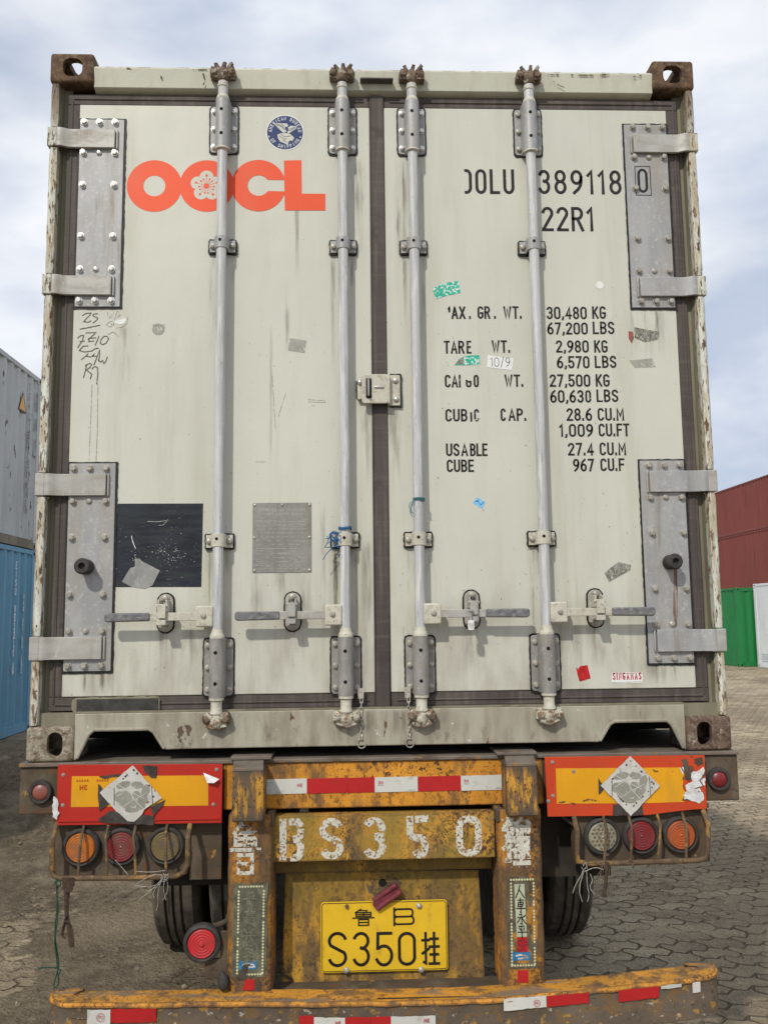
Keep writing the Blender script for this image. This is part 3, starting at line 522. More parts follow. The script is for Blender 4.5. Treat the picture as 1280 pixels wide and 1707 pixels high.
# ================================================================= SHIPPING CONTAINER (rear end of a refrigerated box)
ct = empty('shipping_container', (0, 3, 0), 'pale grey refrigerated shipping container with closed double doors, standing on the yellow trailer', 'shipping container')
HW = 1.219
# walls, roof, floor
b = new(); bm_box(b, -HW+.008, -HW+.04, .11, 6.05, .12, 2.50); bm_box(b, HW-.04, HW-.008, .11, 6.05, .12, 2.50); bm_box(b, -HW+.04, HW-.04, 5.98, 6.04, .1, 2.5); obj('side_wall', b, 'door', ct)
boxo('roof', -HW+.02, HW-.02, .11, 6.05, 2.502, 2.535, 'door', ct)
boxo('base', -HW+.03, HW-.03, .45, 6.04, .02, .11, 'under', ct)
boxo('lining', -1.17, 1.17, .075, .11, .14, 2.5, 'under', ct)
for s in (-1, 1):
    b = new(); bm_box(b, *sorted((s*HW*.998, s*(HW-.05))), .17, 5.9, .04, .125); obj('bottom_rail', b, 'frame', ct, .004)
# corner castings
def bool_diff(o, cutters):
    for c in cutters:
        m = o.modifiers.new('b', 'BOOLEAN'); m.operation = 'DIFFERENCE'; m.object = c; m.solver = 'EXACT'
    dg = bpy.context.evaluated_depsgraph_get(); me = bpy.data.meshes.new_from_object(o.evaluated_get(dg)); o.modifiers.clear(); o.data = me
    me.polygons.foreach_set('use_smooth', [True]*len(me.polygons)); me.set_sharp_from_angle(angle=R(32))
    for c in cutters: bpy.data.objects.remove(c, do_unlink=True)
def tmp(b):
    me = bpy.data.meshes.new('t'); bmesh.ops.recalc_face_normals(b, faces=b.faces); b.to_mesh(me); b.free(); o = bpy.data.objects.new('t', me); COL.objects.link(o); return o
def casting(s, top, mat, y0=-.003, HW=HW, H=2.591, parent=ct, flip=1, zb=0):
    x0, x1 = sorted((s*HW, s*(HW-.162))); z0, z1 = (zb+H-.118, zb+H) if top else (zb, zb+.118); D = .178
    b = new(); bm_box(b, x0, x1, y0, y0+D, z0, z1)
    bmesh.ops.bevel(b, geom=[e for e in b.edges], offset=.013, segments=4, affect='EDGES', profile=.5)
    o = obj('corner_casting', b, mat, parent)
    cs = []
    b = new(); wl_ = .026; bm_box(b, x0+wl_, x1-wl_, y0+.022, y0+D-.02, z0+wl_, z1-.02 if not top else z1-wl_); cs.append(tmp(b))
    cx = s*(HW-.089); cz = (z0+z1)/2
    if top: pl = rrect(s*(HW-.084)-.036, s*(HW-.084)+.036, cz-.036, cz+.036, .027)
    else: pl = rrect(s*(HW-.098)-.0265, s*(HW-.098)+.0265, cz-.041, cz+.041, .0262)
    b = new(); bm_prism(b, pl, y0-.03, y0+.05); cs.append(tmp(b))
    # side hole and top/bottom hole
    pl = rrect(y0+.05, y0+.13, cz-.034, cz+.034, .03); b = new(); bm_prism(b, pl, -.05, .05); t_ = tmp(b)
    t_.data.transform(Matrix(((0, 1, 0, s*HW), (1, 0, 0, 0), (0, 0, 1, 0), (0, 0, 0, 1)))); t_.data.flip_normals(); cs.append(t_)
    b = new(); zc = z1 if top else z0; bm_prism(b, rrect(cx-.032, cx+.032, y0+.03, y0+.15, .03), -.05, .05); t_ = tmp(b)
    t_.data.transform(Matrix(((1, 0, 0, 0), (0, 0, 1, 0), (0, 1, 0, zc), (0, 0, 0, 1)))); t_.data.flip_normals(); cs.append(t_)
    bool_diff(o, cs); return o
casting(-1, True, 'casttop'); casting(1, True, 'casttop'); casting(-1, False, 'castlow'); casting(1, False, 'castlowdark')
# corner posts with hinge lugs
LUGS = ((2.222, 2.294), (1.654, 1.727), (.916, .994), (.343, .421))
for s in (-1, 1):
    rn = random.Random(s+3)
    cuts = [.118] + [q for l in reversed(LUGS) for q in l] + [2.473]
    b = new()
    for i in range(0, len(cuts), 2):
        z0, z1 = cuts[i]+.004, cuts[i+1]-.004; n = max(2, int((z1-z0)/.03)); ring = []
        for j in range(n+1):
            z = z0+(z1-z0)*j/n; jit = lambda a: rn.uniform(-a, a); e = .0015 if j in (0, n) else 0
            prof = [(HW-.005-e, .165), (HW-.004+jit(.0004), .03), (HW-.007+jit(.0005)-e, .006+e), (HW-.014, .0005+e), (HW-.028+jit(.0004), .0+e), (HW-.036+jit(.0009)+e, .004+e), (HW-.038+jit(.0006)+e, .05), (HW-.044, .165)]
            ring.append([b.verts.new((s*x, y, z)) for x, y in prof])
        for P, Q in zip(ring, ring[1:]):
            for k in range(len(P)): b.faces.new((P[k], P[(k+1) % len(P)], Q[(k+1) % len(P)], Q[k]))
        b.faces.new(ring[0]); b.faces.new(ring[-1])
    obj('corner_post', b, 'post', ct, ang=50)
    b = new()       # inner return of the post, slanting back to the door seal
    n = 12
    for (xa, ya), (xb, yb) in (((HW-.0385, .03), (HW-.042, .052)), ((HW-.042, .052), (1.150, .060)), ((1.150, .060), (1.150, .1))):
        f = [b.verts.new(p) for p in ((s*xa, ya, .118), (s*xb, yb, .118), (s*xb, yb, 2.475), (s*xa, ya, 2.475))]; b.faces.new(f)
    bm_box(b, *sorted((s*1.17, s*1.15)), .062, .12, .12, 2.48)
    obj('post_return', b, 'recess', ct)
# header and sill
b = new()
for i, (ya, za, yb, zb) in enumerate(((.012, 2.462, .004, 2.536), (.004, 2.536, .012, 2.546), (.012, 2.546, .16, 2.55), (.05, 2.448, .012, 2.462), (.05, 2.448, .16, 2.448))):
    b.faces.new([b.verts.new(p) for p in ((-1.058, ya, za), (1.058, ya, za), (1.058, yb, zb), (-1.058, yb, zb))])
bmesh.ops.remove_doubles(b, verts=b.verts, dist=.0001); o = obj('header', b, 'header', ct, .002)
boxo('drip_plate', -.062, .062, -.022, .010, 2.486, 2.493, 'gasket', ct)
cutL = WS('H', [(415, 950), (440, 915), (470, 862), (485, 850), (755, 848), (775, 860), (812, 925), (828, 948)], .0)
xl0 = [p[0] for p in cutL]; zs = [p[1] for p in cutL]
def sill_poly(o=0.):
    zb = .036
    L_ = [(-1.057, .112), (-1.057, .004), (-1.050, .004), (-1.034, .034), (-1.006, .088), (-.990, .102), (-.806, .102), (-.790, .092), (-.758, .040), (-.748, zb-.001)]
    R_ = [(-x, z) for x, z in L_[::-1]]
    return [(-1.057, .160)] + L_ + [(-.69, zb), (.69, zb)] + R_ + [(1.057, .160)]
plate('sill', sill_poly(), .002, .02, 'frame', ct, .004)
# thickness lips round the fork pockets and the folded top of the sill
for s in (-1, 1):
    b = new(); bm_tube(b, [(s*x, .001, z) for x, z in ((1.046, .012), (1.008, .091), (.990, .1055), (.806, .1055), (.788, .095), (.752, .040))], .0062, 8); obj('pocket_lip', b, 'frame', ct)
    boxo('pocket_wall', *sorted((s*.745, s*.740)), .02, .5, .03, .13, 'under', ct)
b = new(); bm_prism(b, [(-1.057, .161), (1.057, .161), (1.057, .166), (-1.057, .166)], .005, .06); bm_box(b, *(-1.19, -1.057), .02, .06, .118, .162); bm_box(b, 1.057, 1.19, .02, .06, .118, .162); obj('sill_top', b, 'recess', ct)
boxo('sill_back', -1.19, 1.19, .10, .12, .118, .17, 'under', ct)
b = new()
for i, (q, w_) in enumerate((([(728, 205), (736, 228)], .006), ([(958, 205), (966, 240), (960, 262)], .005), ([(540, 175), (575, 178)], .004), ([(905, 183), (985, 184)], .004))):
    ribbon(b, WS('A', q, .007), w_, .0035-.0006*i)
for i, (q, w_) in enumerate((([(432, 235), (450, 250), (485, 265)], .003), ([(405, 200), (460, 202)], .005), ([(520, 203), (630, 205)], .005), ([(670, 203), (725, 203)], .006), ([(815, 208), (870, 210)], .012))):
    ribbon(b, WS('C', q, .007), w_, .0015-.0006*i)
obj('scratch', b, 'stainrust', ct)
# doors
DY = .030
doors = {}
for s, x0, x1 in ((-1, -1.114, -.028), (1, .028, 1.114)):
    d = boxo('door', x0, x1, DY, .07, .2145, 2.403, 'door', ct, .003)
    doors[s] = d
    g = new(); e0, e1 = (x0-.044, x1) if s < 0 else (x0, x1+.044)
    # seal frame: outer flat, inner raised lip
    for (a0, a1, c0, c1) in ((e0, e1, 2.405, 2.447), (e0, e1, .166, .213)): bm_box(g, a0, a1, .034, .07, c0, c1)
    xo = (x0-.044, x0-.001) if s < 0 else (x1+.001, x1+.044)
    bm_box(g, *xo, .034, .07, .2135, 2.4045); 
    ym = .0355
    bm_box(g, *((xo[0]+.012, xo[0]+.020) if s < 0 else (xo[1]-.020, xo[1]-.012)), .030, ym, .19, 2.42)
    bm_box(g, e0+.02, e1-.02, .030, ym, 2.424, 2.431); bm_box(g, e0+.02, e1-.02, .030, ym, .184, .191)
    obj('seal', g, 'gasket', d, .003)
    if s < 0:
        b = new(); P = [(-.028, 2.45), (-.030, 1.0), (-.029, .163), (.026, .163), (.029, 1.0), (.0265, 2.45)]; bm_prism(b, P, .026, .07); obj('centre_seal', b, 'gasket', d, .005)
        b = new(); bm_prism(b, [(-.0245, 2.44), (-.0262, .17), (-.0245, .17), (-.0225, 2.44)], .0245, .027); obj('seal_fold', b, 'seal', d)
# patched strip of newer rubber at bottom left
P = WS('H', [(372, 690), (390, 680), (810, 672), (818, 690), (812, 745), (800, 755), (385, 762), (366, 740)], .03)
plate('seal_patch', rough_edge(P, .0015, .01, 4), .022, .036, 'recess', ct, .002, label='clear edged repair patch on the bottom door seal')
plate('patch_face', rrect(P[0][0]+.016, P[3][0]-.007, P[6][1]+.005, P[2][1]-.006, .003), .0195, .023, 'rubber', ct, .002)
# hinge plates
BZ = ((-1.092, .0), )
for s in (-1, 1):
    for zt, zb_, rows in ((2.341, 1.614, ((2.329, 3), (2.208, 3), (2.082, 2), (1.883, 2), (1.756, 3), (1.637, 3))), (1.034, .302, ((1.016, 3), (.898, 3), (.768, 2), (.567, 2), (.440, 3), (.321, 3)))):
        x0, x1 = sorted((s*.946, s*1.109)); rr = rough_edge(rrect(x0-.0060, x1+.0078, zb_-.0080, zt+.0055, .003, 2), .0013, .012, int(zt*100)+s)  # black sealant bead, its extra width at right standing in for the plate's shadow
        hp = plate('hinge_plate', rrect(x0, x1, zb_, zt, .002, 2), .024, .0295, 'galv', ct, .0012)
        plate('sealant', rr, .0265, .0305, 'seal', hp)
        for z, n in rows:
            for x in ((.978, 1.036, 1.093) if n == 3 else (.9785, 1.0935)):
                dome = n == 3 and x == 1.036 and not (z in (2.329, 1.637, 1.016, .321))
                b = new(); a = random.random()*6; jx = random.uniform(-.001, .001)
                if dome: bm_lathe(b, (s*x, .0245, z), (0, -1, 0), [(0, .0115), (.004, .0105), (.0075, .006), (.0085, 0)], 16)
                else:
                    bm_lathe(b, (s*x+jx, .0242, z), (0, -1, 0), [(0, .0135), (.0022, .0135), (.0024, .0125)], 20)
                    bm_cyl(b, (s*x+jx, .0222, z), (s*x+jx, .0118, z), .0108, .0100, 6); bm_cyl(b, (s*x+jx, .0120, z), (s*x+jx, .0105, z), .0085, .0070, 12)
                obj('bolt', b, 'boltbright' if (zt > 2 and s < 0) else 'bolt', hp, ang=25)
    for z0, z1 in LUGS:
        b = new(); n = 9; P = []
        prof = [(.976, .0095), (1.128, .0095), (1.145, .0085), (1.158, .002), (1.170, -.004), (1.181, -.0045), (1.188, -.001)]
        th = .013
        def off(pr, d): return [(x, y+d) for x, y in pr]
        fr = prof; bk = off(prof, th); ring = fr+bk[::-1]
        a0 = [b.verts.new((s*x, y, z0)) for x, y in ring]; a1 = [b.verts.new((s*x, y, z1)) for x, y in ring]; m = len(ring)
        for i in range(m): b.faces.new((a0[i], a0[(i+1) % m], a1[(i+1) % m], a1[i]))
        b.faces.new(a0); b.faces.new(a1)
        h = obj('hinge', b, 'hinge' if not (s > 0 and z0 < 1.8) else 'galv', ct, .0018, ang=40)
        b = new(); bm_box(b, *sorted((s*.972, s*.966)), .015, .0245, z0-.001, z1+.001); obj('weld_bead', b, 'hinge', h, .002)
        b = new(); bm_prism(b, rrect(*sorted((s*1.186, s*(HW+.0005))), z0-.001, z1+.001, .003), -.003, .05); obj('lug', b, 'post' if z0 > 1 else 'hinge', h, .006, 3)
# rubber door stops
for s, z in ((-1, .664), (1, .661)):
    b = new(); c = (s*1.037, .024, z)
    bm_lathe(b, c, (0, -1, 0), [(0, .026), (.006, .027), (.028, .024), (.042, .027), (.056, .0285), (.063, .024), (.064, .012), (.050, .0105)], 28)
    obj('door_stop', b, 'rubber', doors[s], label=('round black rubber door stop on the %s hinge plate' % ('left' if s < 0 else 'right')))
# locking bars
BX = (-.574, -.130, .131, .575)
def guide(b, x, z0, z1, rT):
    bm_prism(b, rrect(x-.0505, x+.0505, z0, z1, .012), .0225, .0285)
    n = 14                                   # half pipe over the bar
    for zz0, zz1, r in ((z0-.004, z1+.004, rT),):
        A_ = []; 
        pr = [(x-r-.002, .024)] + [(x-r*cos(pi*i/n), -.012-r*sin(pi*i/n)) for i in range(n+1)] + [(x+r+.002, .024)]
        a0 = [b.verts.new((px, py, zz0)) for px, py in pr]; a1 = [b.verts.new((px, py, zz1)) for px, py in pr]
        for i in range(len(pr)-1): b.faces.new((a0[i], a0[i+1], a1[i+1], a1[i]))
        b.faces.new(a0); b.faces.new(a1)
bars = []
for bi, x in enumerate(BX):
    s = -1 if x < 0 else 1
    b = new(); bm_cyl(b, (x, -.014, .150), (x, -.014, 2.470), .0185, n=28)
    bar = obj('locking_bar', b, 'bar', ct); bars.append(bar)
    for z0, z1, mt in ((2.212, 2.396, 'galv'), (.212, .407, 'galvdark')):
        b = new(); guide(b, x, z0, z1, .0265)
        # collars
        zc = z0 if z0 > 1 else z1
        g = obj('bar_guide', b, mt if bi < 3 or z0 < 1 else 'galv', bar, .0014)
        b = new(); 
        if z0 > 1:
            bm_lathe(b, (x, -.014, z1+.004), (0, 0, 1), [(0, .024), (.003, .0245), (.010, .023), (.016, .0195)], 24); bm_lathe(b, (x, -.014, z0-.004), (0, 0, -1), [(0, .026), (.006, .0265), (.009, .022)], 24)
            bm_lathe(b, (x, -.014, z1+.020), (0, 0, 1), [(0, .0185), (.03, .0175), (.034, .021), (.042, .021), (.046, .017)], 24)
            mt2 = 'hub'
        else:
            bm_lathe(b, (x, -.014, z1+.003), (0, 0, 1), [(0, .0255), (.010, .0255), (.014, .023), (.02, .0205), (.032, .0185)], 24); bm_lathe(b, (x, -.014, z0-.004), (0, 0, -1), [(0, .0255), (.008, .0255), (.011, .0195), (.042, .0190), (.048, .0225), (.054, .0225), (.056, .017)], 24)
            mt2 = 'hub'
        obj('collar', b, mt2, bar)
        b = new()
        for zz in (z0+.045, z1-.045): bm_cyl(b, (x-.002, -.0375, zz), (x-.002, -.0393, zz), .0062, n=14)
        obj('grease_hole', b, 'hole', bar)
        b = new()
        for xx in (-.037, .037):
            for zz in (z0+.022, (z0+z1)/2, z1-.022):
                bm_lathe(b, (x+xx, .0226, zz), (0, -1, 0), [(0, .0115), (.002, .0115), (.0022, .0095), (.009, .0085), (.010, .006)], 12)
        obj('bolt', b, 'boltbright' if z0 > 1 and bi < 3 else 'bolt', bar)
        plate('sealant', rough_edge(rrect(x-.0560, x+.0560, z0-.006, z1+.006, .014), .0012, .01, bi*7+int(z0)), .0265, .0305, 'seal', bar)
    for z0, z1 in ((1.819, 1.865), (.727, .773)):
        b = new(); r = .0255
        pr = [(x-.047, .0215), (x-.047, .0155), (x-r-.003, .0155), (x-r, .010)] + [(x-r*cos(pi*i/12), -.014-r*.8*sin(pi*i/12)) for i in range(13)] + [(x+r, .010), (x+r+.003, .0155), (x+.047, .0155), (x+.047, .0215)]
        inn = [(x+r-.006, .0215), (x+r-.006, -.012), (x, -.03), (x-r+.006, -.012), (x-r+.006, .0215)]
        ring = pr + inn; a0 = [b.verts.new((px, py, z0)) for px, py in ring]; a1 = [b.verts.new((px, py, z1)) for px, py in ring]; m = len(ring)
        for i in range(m): b.faces.new((a0[i], a0[(i+1) % m], a1[(i+1) % m], a1[i]))
        b.faces.new(a0); b.faces.new(a1)
        obj('bar_clamp', b, 'galv' if z0 > 1 else 'hub', bar, .0015)
        b = new(); bm_cyl(b, (x-.003, -.0335, (z0+z1)/2+.005), (x-.003, -.0355, (z0+z1)/2+.005), .0055, n=14); obj('grease_hole', b, 'hole', bar)
        b = new()
        for xx in (-.036, .036): bm_lathe(b, (x+xx, .0156, (z0+z1)/2), (0, -1, 0), [(0, .0125), (.002, .0125), (.0022, .0098), (.009, .0088), (.0105, .006)], 12)
        obj('bolt', b, 'bolt', bar)
        plate('sealant', rough_edge(rrect(x-.0525, x+.0525, z0-.006, z1+.006, .008), .0014, .008, bi*5+int(z0*3)), .0205, .0305, 'seal', bar)
    # cams at both ends
    for top in (1, 0):
        zc = 2.505 if top else .136; mt = 'cam' if top else 'camlow'
        b = new(); rn = random.Random(bi*2+top); J = lambda a: rn.uniform(-a, a)
        bm_lathe(b, (x, -.016, zc-.030), (0, 0, 1), [(0, .016), (.006, .021), (.018, .024), (.030, .024), (.042, .019), (.05, .012), (.052, .004)], 14)
        if top:
            for dx, dz, ly in ((.034, .030, -.034), (-.026, .030, -.03), (.006, .034, -.03)): bm_tube(b, [(x+dx*.3, -.02, zc), (x+dx*.8, ly+.004, zc+dz*.6), (x+dx*1.1+J(.003), ly, zc+dz*1.05)], lambda t: .0105-.004*t, 7)
        else:
            for dx in (-.036, .036): bm_tube(b, [(x, -.020, zc-.004), (x+dx*.7, -.028, zc+.010), (x+dx, -.022, zc+.020)], lambda t: .011-.004*t, 7)
            bm_tube(b, [(x-.034, -.018, zc-.020), (x, -.026, zc-.030), (x+.034, -.018, zc-.020)], .0075, 7)
        for v in b.verts: v.co += Vector((J(1), J(1), J(1)))*.0020
        obj('cam', b, mt, bar, ang=28)
        b = new()
        for sx in (-1, 1):
            bm_prism(b, [(x+sx*.018, zc-.020+J(.003)), (x+sx*.046+J(.002), zc-.016+J(.004)), (x+sx*.048, zc+.006+J(.003)), (x+sx*.040+J(.003), zc+.024), (x+sx*.024, zc+.020+J(.003))], -.026+J(.003), .008)
            bm_lathe(b, (x+sx*.033, -.024, zc+.001), (0, -1, 0), [(0, .0145), (.009, .0135), (.013, .009), (.014, .003)], 8)
        for v in b.verts: v.co += Vector((J(1), J(1), J(1)))*.0014
        obj('cam_keeper', b, 'cam' if (top or bi in (0, 2)) else mt, bar, .002, ang=28)
    # handle, hub, catch
    out = -1 if bi in (0, 1) else 1
    zh = .487; hx0 = x+out*.012; hx1 = x+out*.072
    b = new(); bm_box(b, *sorted((hx0, hx1)), -.036, -.002, zh-.037, zh+.036); hub = obj('handle_hub', b, 'hub', bar, .006, 3)
    b = new(); bm_lathe(b, (x+out*.045, -.036, zh+.002), (0, -1, 0), [(0, .010), (.002, .010), (.004, .008), (.006, .008), (.007, .003)], 14); obj('hub_rivet', b, 'bolt', bar)
    b = new(); X1 = x+out*.235; X2 = x+out*.382
    bm_box(b, *sorted((x+out*.06, X1)), -.034, -.027, zh-.0145, zh+.0135); obj('handle', b, 'hub' if bi in (0, 3) else 'hinge', bar, .002)
    b = new(); tl = 0
    pl = [(x+out*.228, zh-.0150), (X2-out*.008, zh-.0175), (X2, zh-.010), (X2, zh+.010), (X2-out*.008, zh+.0145), (x+out*.228, zh+.0140)]
    bm_prism(b, pl, -.040, -.026); obj('handle_grip', b, 'grip', bar, .005, 3)
    b = new(); pl = [(x+out*.20, zh-.015), (X2-out*.02, zh-.017), (X2-out*.035, zh-.036), (x+out*.27, zh-.040), (x+out*.235, zh-.03)]
    bm_prism(b, pl, -.030, -.026) if False else None
    b.free()
    cx = x+out*.186
    b = new(); bm_prism(b, rrect(cx-.026, cx+.026, .434, .566, .0255, 8), .020, .0275); obj('catch_plate', b, 'hinge', bar, .0015)
    plate('sealant', rough_edge(rrect(cx-.0315, cx+.0315, .4285, .5715, .031, 8), .001, .01, bi), .025, .0305, 'seal', bar)
    b = new()
    for zz in (.552, .448): bm_lathe(b, (cx, .0205, zz), (0, -1, 0), [(0, .015), (.003, .015), (.0035, .0105), (.013, .0095), (.015, .006)], 8)
    obj('bolt', b, 'bolt', bar)
    b = new()   # bracket arms and flip latch over the handle
    bm_box(b, cx-.016, cx-.011, -.036, .021, .503, .545); bm_box(b, cx+.011, cx+.016, -.036, .021, .503, .545)
    tl = .35 if bi == 0 else 0
    bm_box(b, cx-.014, cx+.014, -.048, -.040, zh-.006, .530)
    bm_box(b, cx-.017, cx+.015, -.050, -.036, zh-.030, zh-.012); bm_box(b, cx-.013, cx+.013, -.042, .021, zh-.030, zh-.0215)
    bm_cyl(b, (cx-.020, -.034, .524), (cx+.020, -.034, .524), .0055, n=10)
    o = obj('catch_latch', b, 'hub' if bi in (0, 3) else 'hinge', bar, .002)
# bolt-on centre latch across the seal
b = new(); bm_prism(b, rrect(*WS('E', [(660, 0), (800, 0)], -.02)[0][:1]+WS('E', [(800, 0)], -.02)[0][:1], 1.243, 1.352, .008), -.004, .004) if False else None
b.free()
lt = plate('centre_latch', rrect(-.066, .030, 1.243, 1.352, .010), -.006, .002, 'hub', ct, .003)
b = new(); bm_prism(b, [(.026, 1.2425), (.036, 1.2425), (.036, 1.3525), (.026, 1.3525)], -.0055, .028); obj('latch_step', b, 'hub', lt, .003)
plate('latch_base', rrect(.034, .074, 1.240, 1.354, .004), .016, .024, 'hub', lt, .002)
plate('sealant', rough_edge(rrect(.034, .080, 1.235, 1.359, .004), .0015, .008, 3), .020, .0305, 'seal', lt)
plate('latch_bracket', rrect(-.082, -.060, 1.262, 1.338, .004), .010, .024, 'hub', lt, .002); plate('sealant', rough_edge(rrect(-.087, -.058, 1.270, 1.334, .004), .0012, .008, 3), .022, .0305, 'seal', lt)
b = new(); bm_prism(b, rrect(-.051, -.031, 1.262, 1.336, .004), -.0085, .0); obj('latch_slot', b, 'hole', lt)
boxo('latch_tongue', -.046, -.038, -.022, -.006, 1.268, 1.334, 'galvdark', lt)
boxo('latch_rib', -.022, .014, -.011, -.006, 1.300, 1.306, 'boltbright', lt)
b = new()
for x, z, yy in ((.057, 1.333, .016), (.058, 1.263, .016), (-.072, 1.325, .010)): bm_lathe(b, (x, yy, z), (0, -1, 0), [(0, .011), (.004, .0105), (.008, .006), (.009, 0)], 16)
obj('bolt', b, 'boltbright', lt)
# door holdback chains
for s, x0 in ((-1, -.079+.0), (1, .0845)):
    b = new(); z = .222; i = 0
    bm_box(b, x0-.010, x0+.010, .008, .013, .196, .232)
    x = x0+.002; rn = random.Random(5+s)
    z = .196
    while z > .066:
        a = (i % 2)*90+rn.uniform(-18, 18); ux, uy = cos(R(a)), sin(R(a)); L = .0165; pts = []
        for k in range(12):
            th = 2*pi*k/12; px = .0052*cos(th); pz = .0105*sin(th); pts.append((x+px*ux, .000+px*uy, z-.006+pz))
        bm_tube(b, pts, .0022, 6, closed=True); z -= .0155 if z > .15 else .013; i += 1; x += rn.uniform(-.0006, .0008)
    bm_tube(b, [(x+.014*cos(2*pi*k/20), -.002, z-.014+.0155*sin(2*pi*k/20)) for k in range(20)], .0019, 6, closed=True)
    obj('holdback_chain', b, 'chain', ct, label='steel holdback chain with an end ring, %s of the door seam' % ('left' if s < 0 else 'right'))
# ---------------- markings (painted or stuck on the doors)
MY = DY-.0006
dl, dr = doors[-1], doors[1]
def shape2d(name, loops, y, mat, parent, label=None):
    cu = bpy.data.curves.new('c', 'CURVE'); cu.dimensions = '2D'; cu.fill_mode = 'BOTH'
    for lp in loops:
        sp = cu.splines.new('POLY'); sp.points.add(len(lp)-1); sp.use_cyclic_u = True
        for i, (x, z) in enumerate(lp): sp.points[i].co = (x, z, 0, 1)
    o = bpy.data.objects.new('c', cu); COL.objects.link(o); dg = bpy.context.evaluated_depsgraph_get()
    me = bpy.data.meshes.new_from_object(o.evaluated_get(dg)); bpy.data.objects.remove(o)
    me.transform(Matrix(((1, 0, 0, 0), (0, 0, 1, y), (0, 1, 0, 0), (0, 0, 0, 1)))); me.materials.clear()
    return obj(name, me, mat, parent, label=label)
o1 = W('A', 697, 800); o2 = W('A', 977, 800); o3 = W('B', 100, 798); r_ = .1015; ri = .0405
shape2d('company_lettering', [disc(*o1, r_), disc(*o1, ri, 36)], MY, 'orange', dl, 'orange letter O of the company logo, leftmost')
shape2d('company_lettering', [disc(*o2, r_)], MY-.0002, 'orange', dl, 'orange letter O with a plum blossom in it')
fl = []
for k in range(5):
    a0 = 90+72*k; c = (o2[0]-.0015+.034*cos(R(a0)), o2[1]+.034*sin(R(a0)))
    fl += [(c[0]+.0262*cos(R(a0-92+184*i/14)), c[1]+.0262*sin(R(a0-92+184*i/14))) for i in range(15)]
shape2d('blossom', [fl], MY-.0005, 'cream', dl)
st = []; cx, cz = o2[0]-.0015, o2[1]
b = new()
for k in range(15):
    a0 = 90+24*k; L = .041 if k % 3 == 0 else .028
    ribbon(b, [(cx+.008*cos(R(a0)), cz+.008*sin(R(a0))), (cx+L*cos(R(a0)), cz+L*sin(R(a0)))], .0016, MY-.0008-k*.00001)
    d_ = disc(cx+L*cos(R(a0)), cz+L*sin(R(a0)), .0047 if k % 3 == 0 else .0035, 10); b.faces.new([b.verts.new((x, MY-.0010, z)) for x, z in d_])
b.faces.new([b.verts.new((x, MY-.0011, z)) for x, z in disc(cx, cz, .0098, 16)]); obj('stamens', b, 'orange', dl)
g = .0225
lo = [(o3[0]+r_*cos(R(a)), o3[1]+r_*sin(R(a))) for a in range(13, 348, 5)]
li_ = [(o3[0]+ri*cos(R(a)), o3[1]+ri*sin(R(a))) for a in range(328, 30, -6)]
xr_ = W('B', 238, 800)[0]
shape2d('company_lettering', [[(xr_, o3[1]+g), (xr_, o3[1]+.033)]+lo[0:1]+lo+[(xr_, o3[1]-.033), (xr_, o3[1]-g)]+li_], MY-.0004, 'orange', dl, 'orange letter C of the company logo')
la = WS('B', [(235, 665), (328, 663), (330, 842), (455, 842), (455, 931), (240, 931)])
shape2d('company_lettering', [la], MY-.0006, 'orange', dl, 'orange letter L of the company logo')
# classification emblem
ex, ez = -.3465, 2.2985
em = shape2d('round_emblem', [disc(ex, ez, .0715, 48)], MY, 'white', dl, 'round navy and white classification emblem with an eagle')
shape2d('emblem_field', [disc(ex, ez, .0675, 48)], MY-.0003, 'navy', dl)
st = []
def ringtext(txt, a0, a1, rad, up, h):
    for i, ch in enumerate(txt):
        if ch == ' ': continue
        a = R(a0+(a1-a0)*i/(len(txt)-1)); w_, sts = G_[ch]
        for q in sts:
            P = []
            for px, py in flat(q):
                lx = (px-w_/2)*h*1.0; lr = rad+((py-.5)*h if up else -(py-.5)*h); aa = a-(lx/rad if up else -lx/rad)
                P.append((ex+lr*cos(aa), ez+lr*sin(aa)))
            st.append(P)
ringtext('AMERICAN BUREAU', 174, 6, .0565, True, .0125); ringtext('OF SHIPPING', 212, 328, .0565, False, .0125)
lettering('emblem_lettering', st, .0018, MY-.0006, 'white', dl)
def ep(pts): return [W('N16', x, y) for x, y in pts]
b = new()
for i, pl in enumerate((ep([(360, 232), (430, 228), (505, 232), (515, 262), (497, 268), (480, 262), (488, 300), (500, 320), (465, 332), (440, 310), (415, 285), (385, 255)]),
        ep([(512, 275), (545, 255), (600, 262), (605, 285), (570, 305), (540, 325), (520, 345), (505, 330), (520, 300)]),
        ep([(400, 350), (440, 335), (500, 335), (545, 350), (580, 385), (560, 420), (535, 410), (515, 440), (515, 462), (470, 440), (430, 425), (408, 390)]),
        ep([(300, 372), (308, 366), (311, 356), (315, 366), (323, 370), (316, 376), (312, 382), (307, 377)]), ep([(634, 378), (642, 372), (646, 362), (650, 372), (658, 376), (651, 382), (647, 388), (641, 383)]))):
    b.faces.new([b.verts.new((x, MY-.0007-i*.00003, z)) for x, z in pl])
obj('emblem_eagle', b, 'cream', dl)
b = new()
for i, q in enumerate(([(375, 240), (440, 262), (478, 300)], [(400, 236), (455, 262), (480, 290)], [(440, 232), (470, 258)], [(525, 295), (590, 268)], [(525, 312), (595, 278)], [(420, 365), (470, 400), (500, 395)], [(440, 350), (480, 375), (540, 365)], [(460, 410), (500, 430)])):
    ribbon(b, ep(q), .0018, MY-.0010-i*.00002)
obj('emblem_feather', b, 'navy', dl)
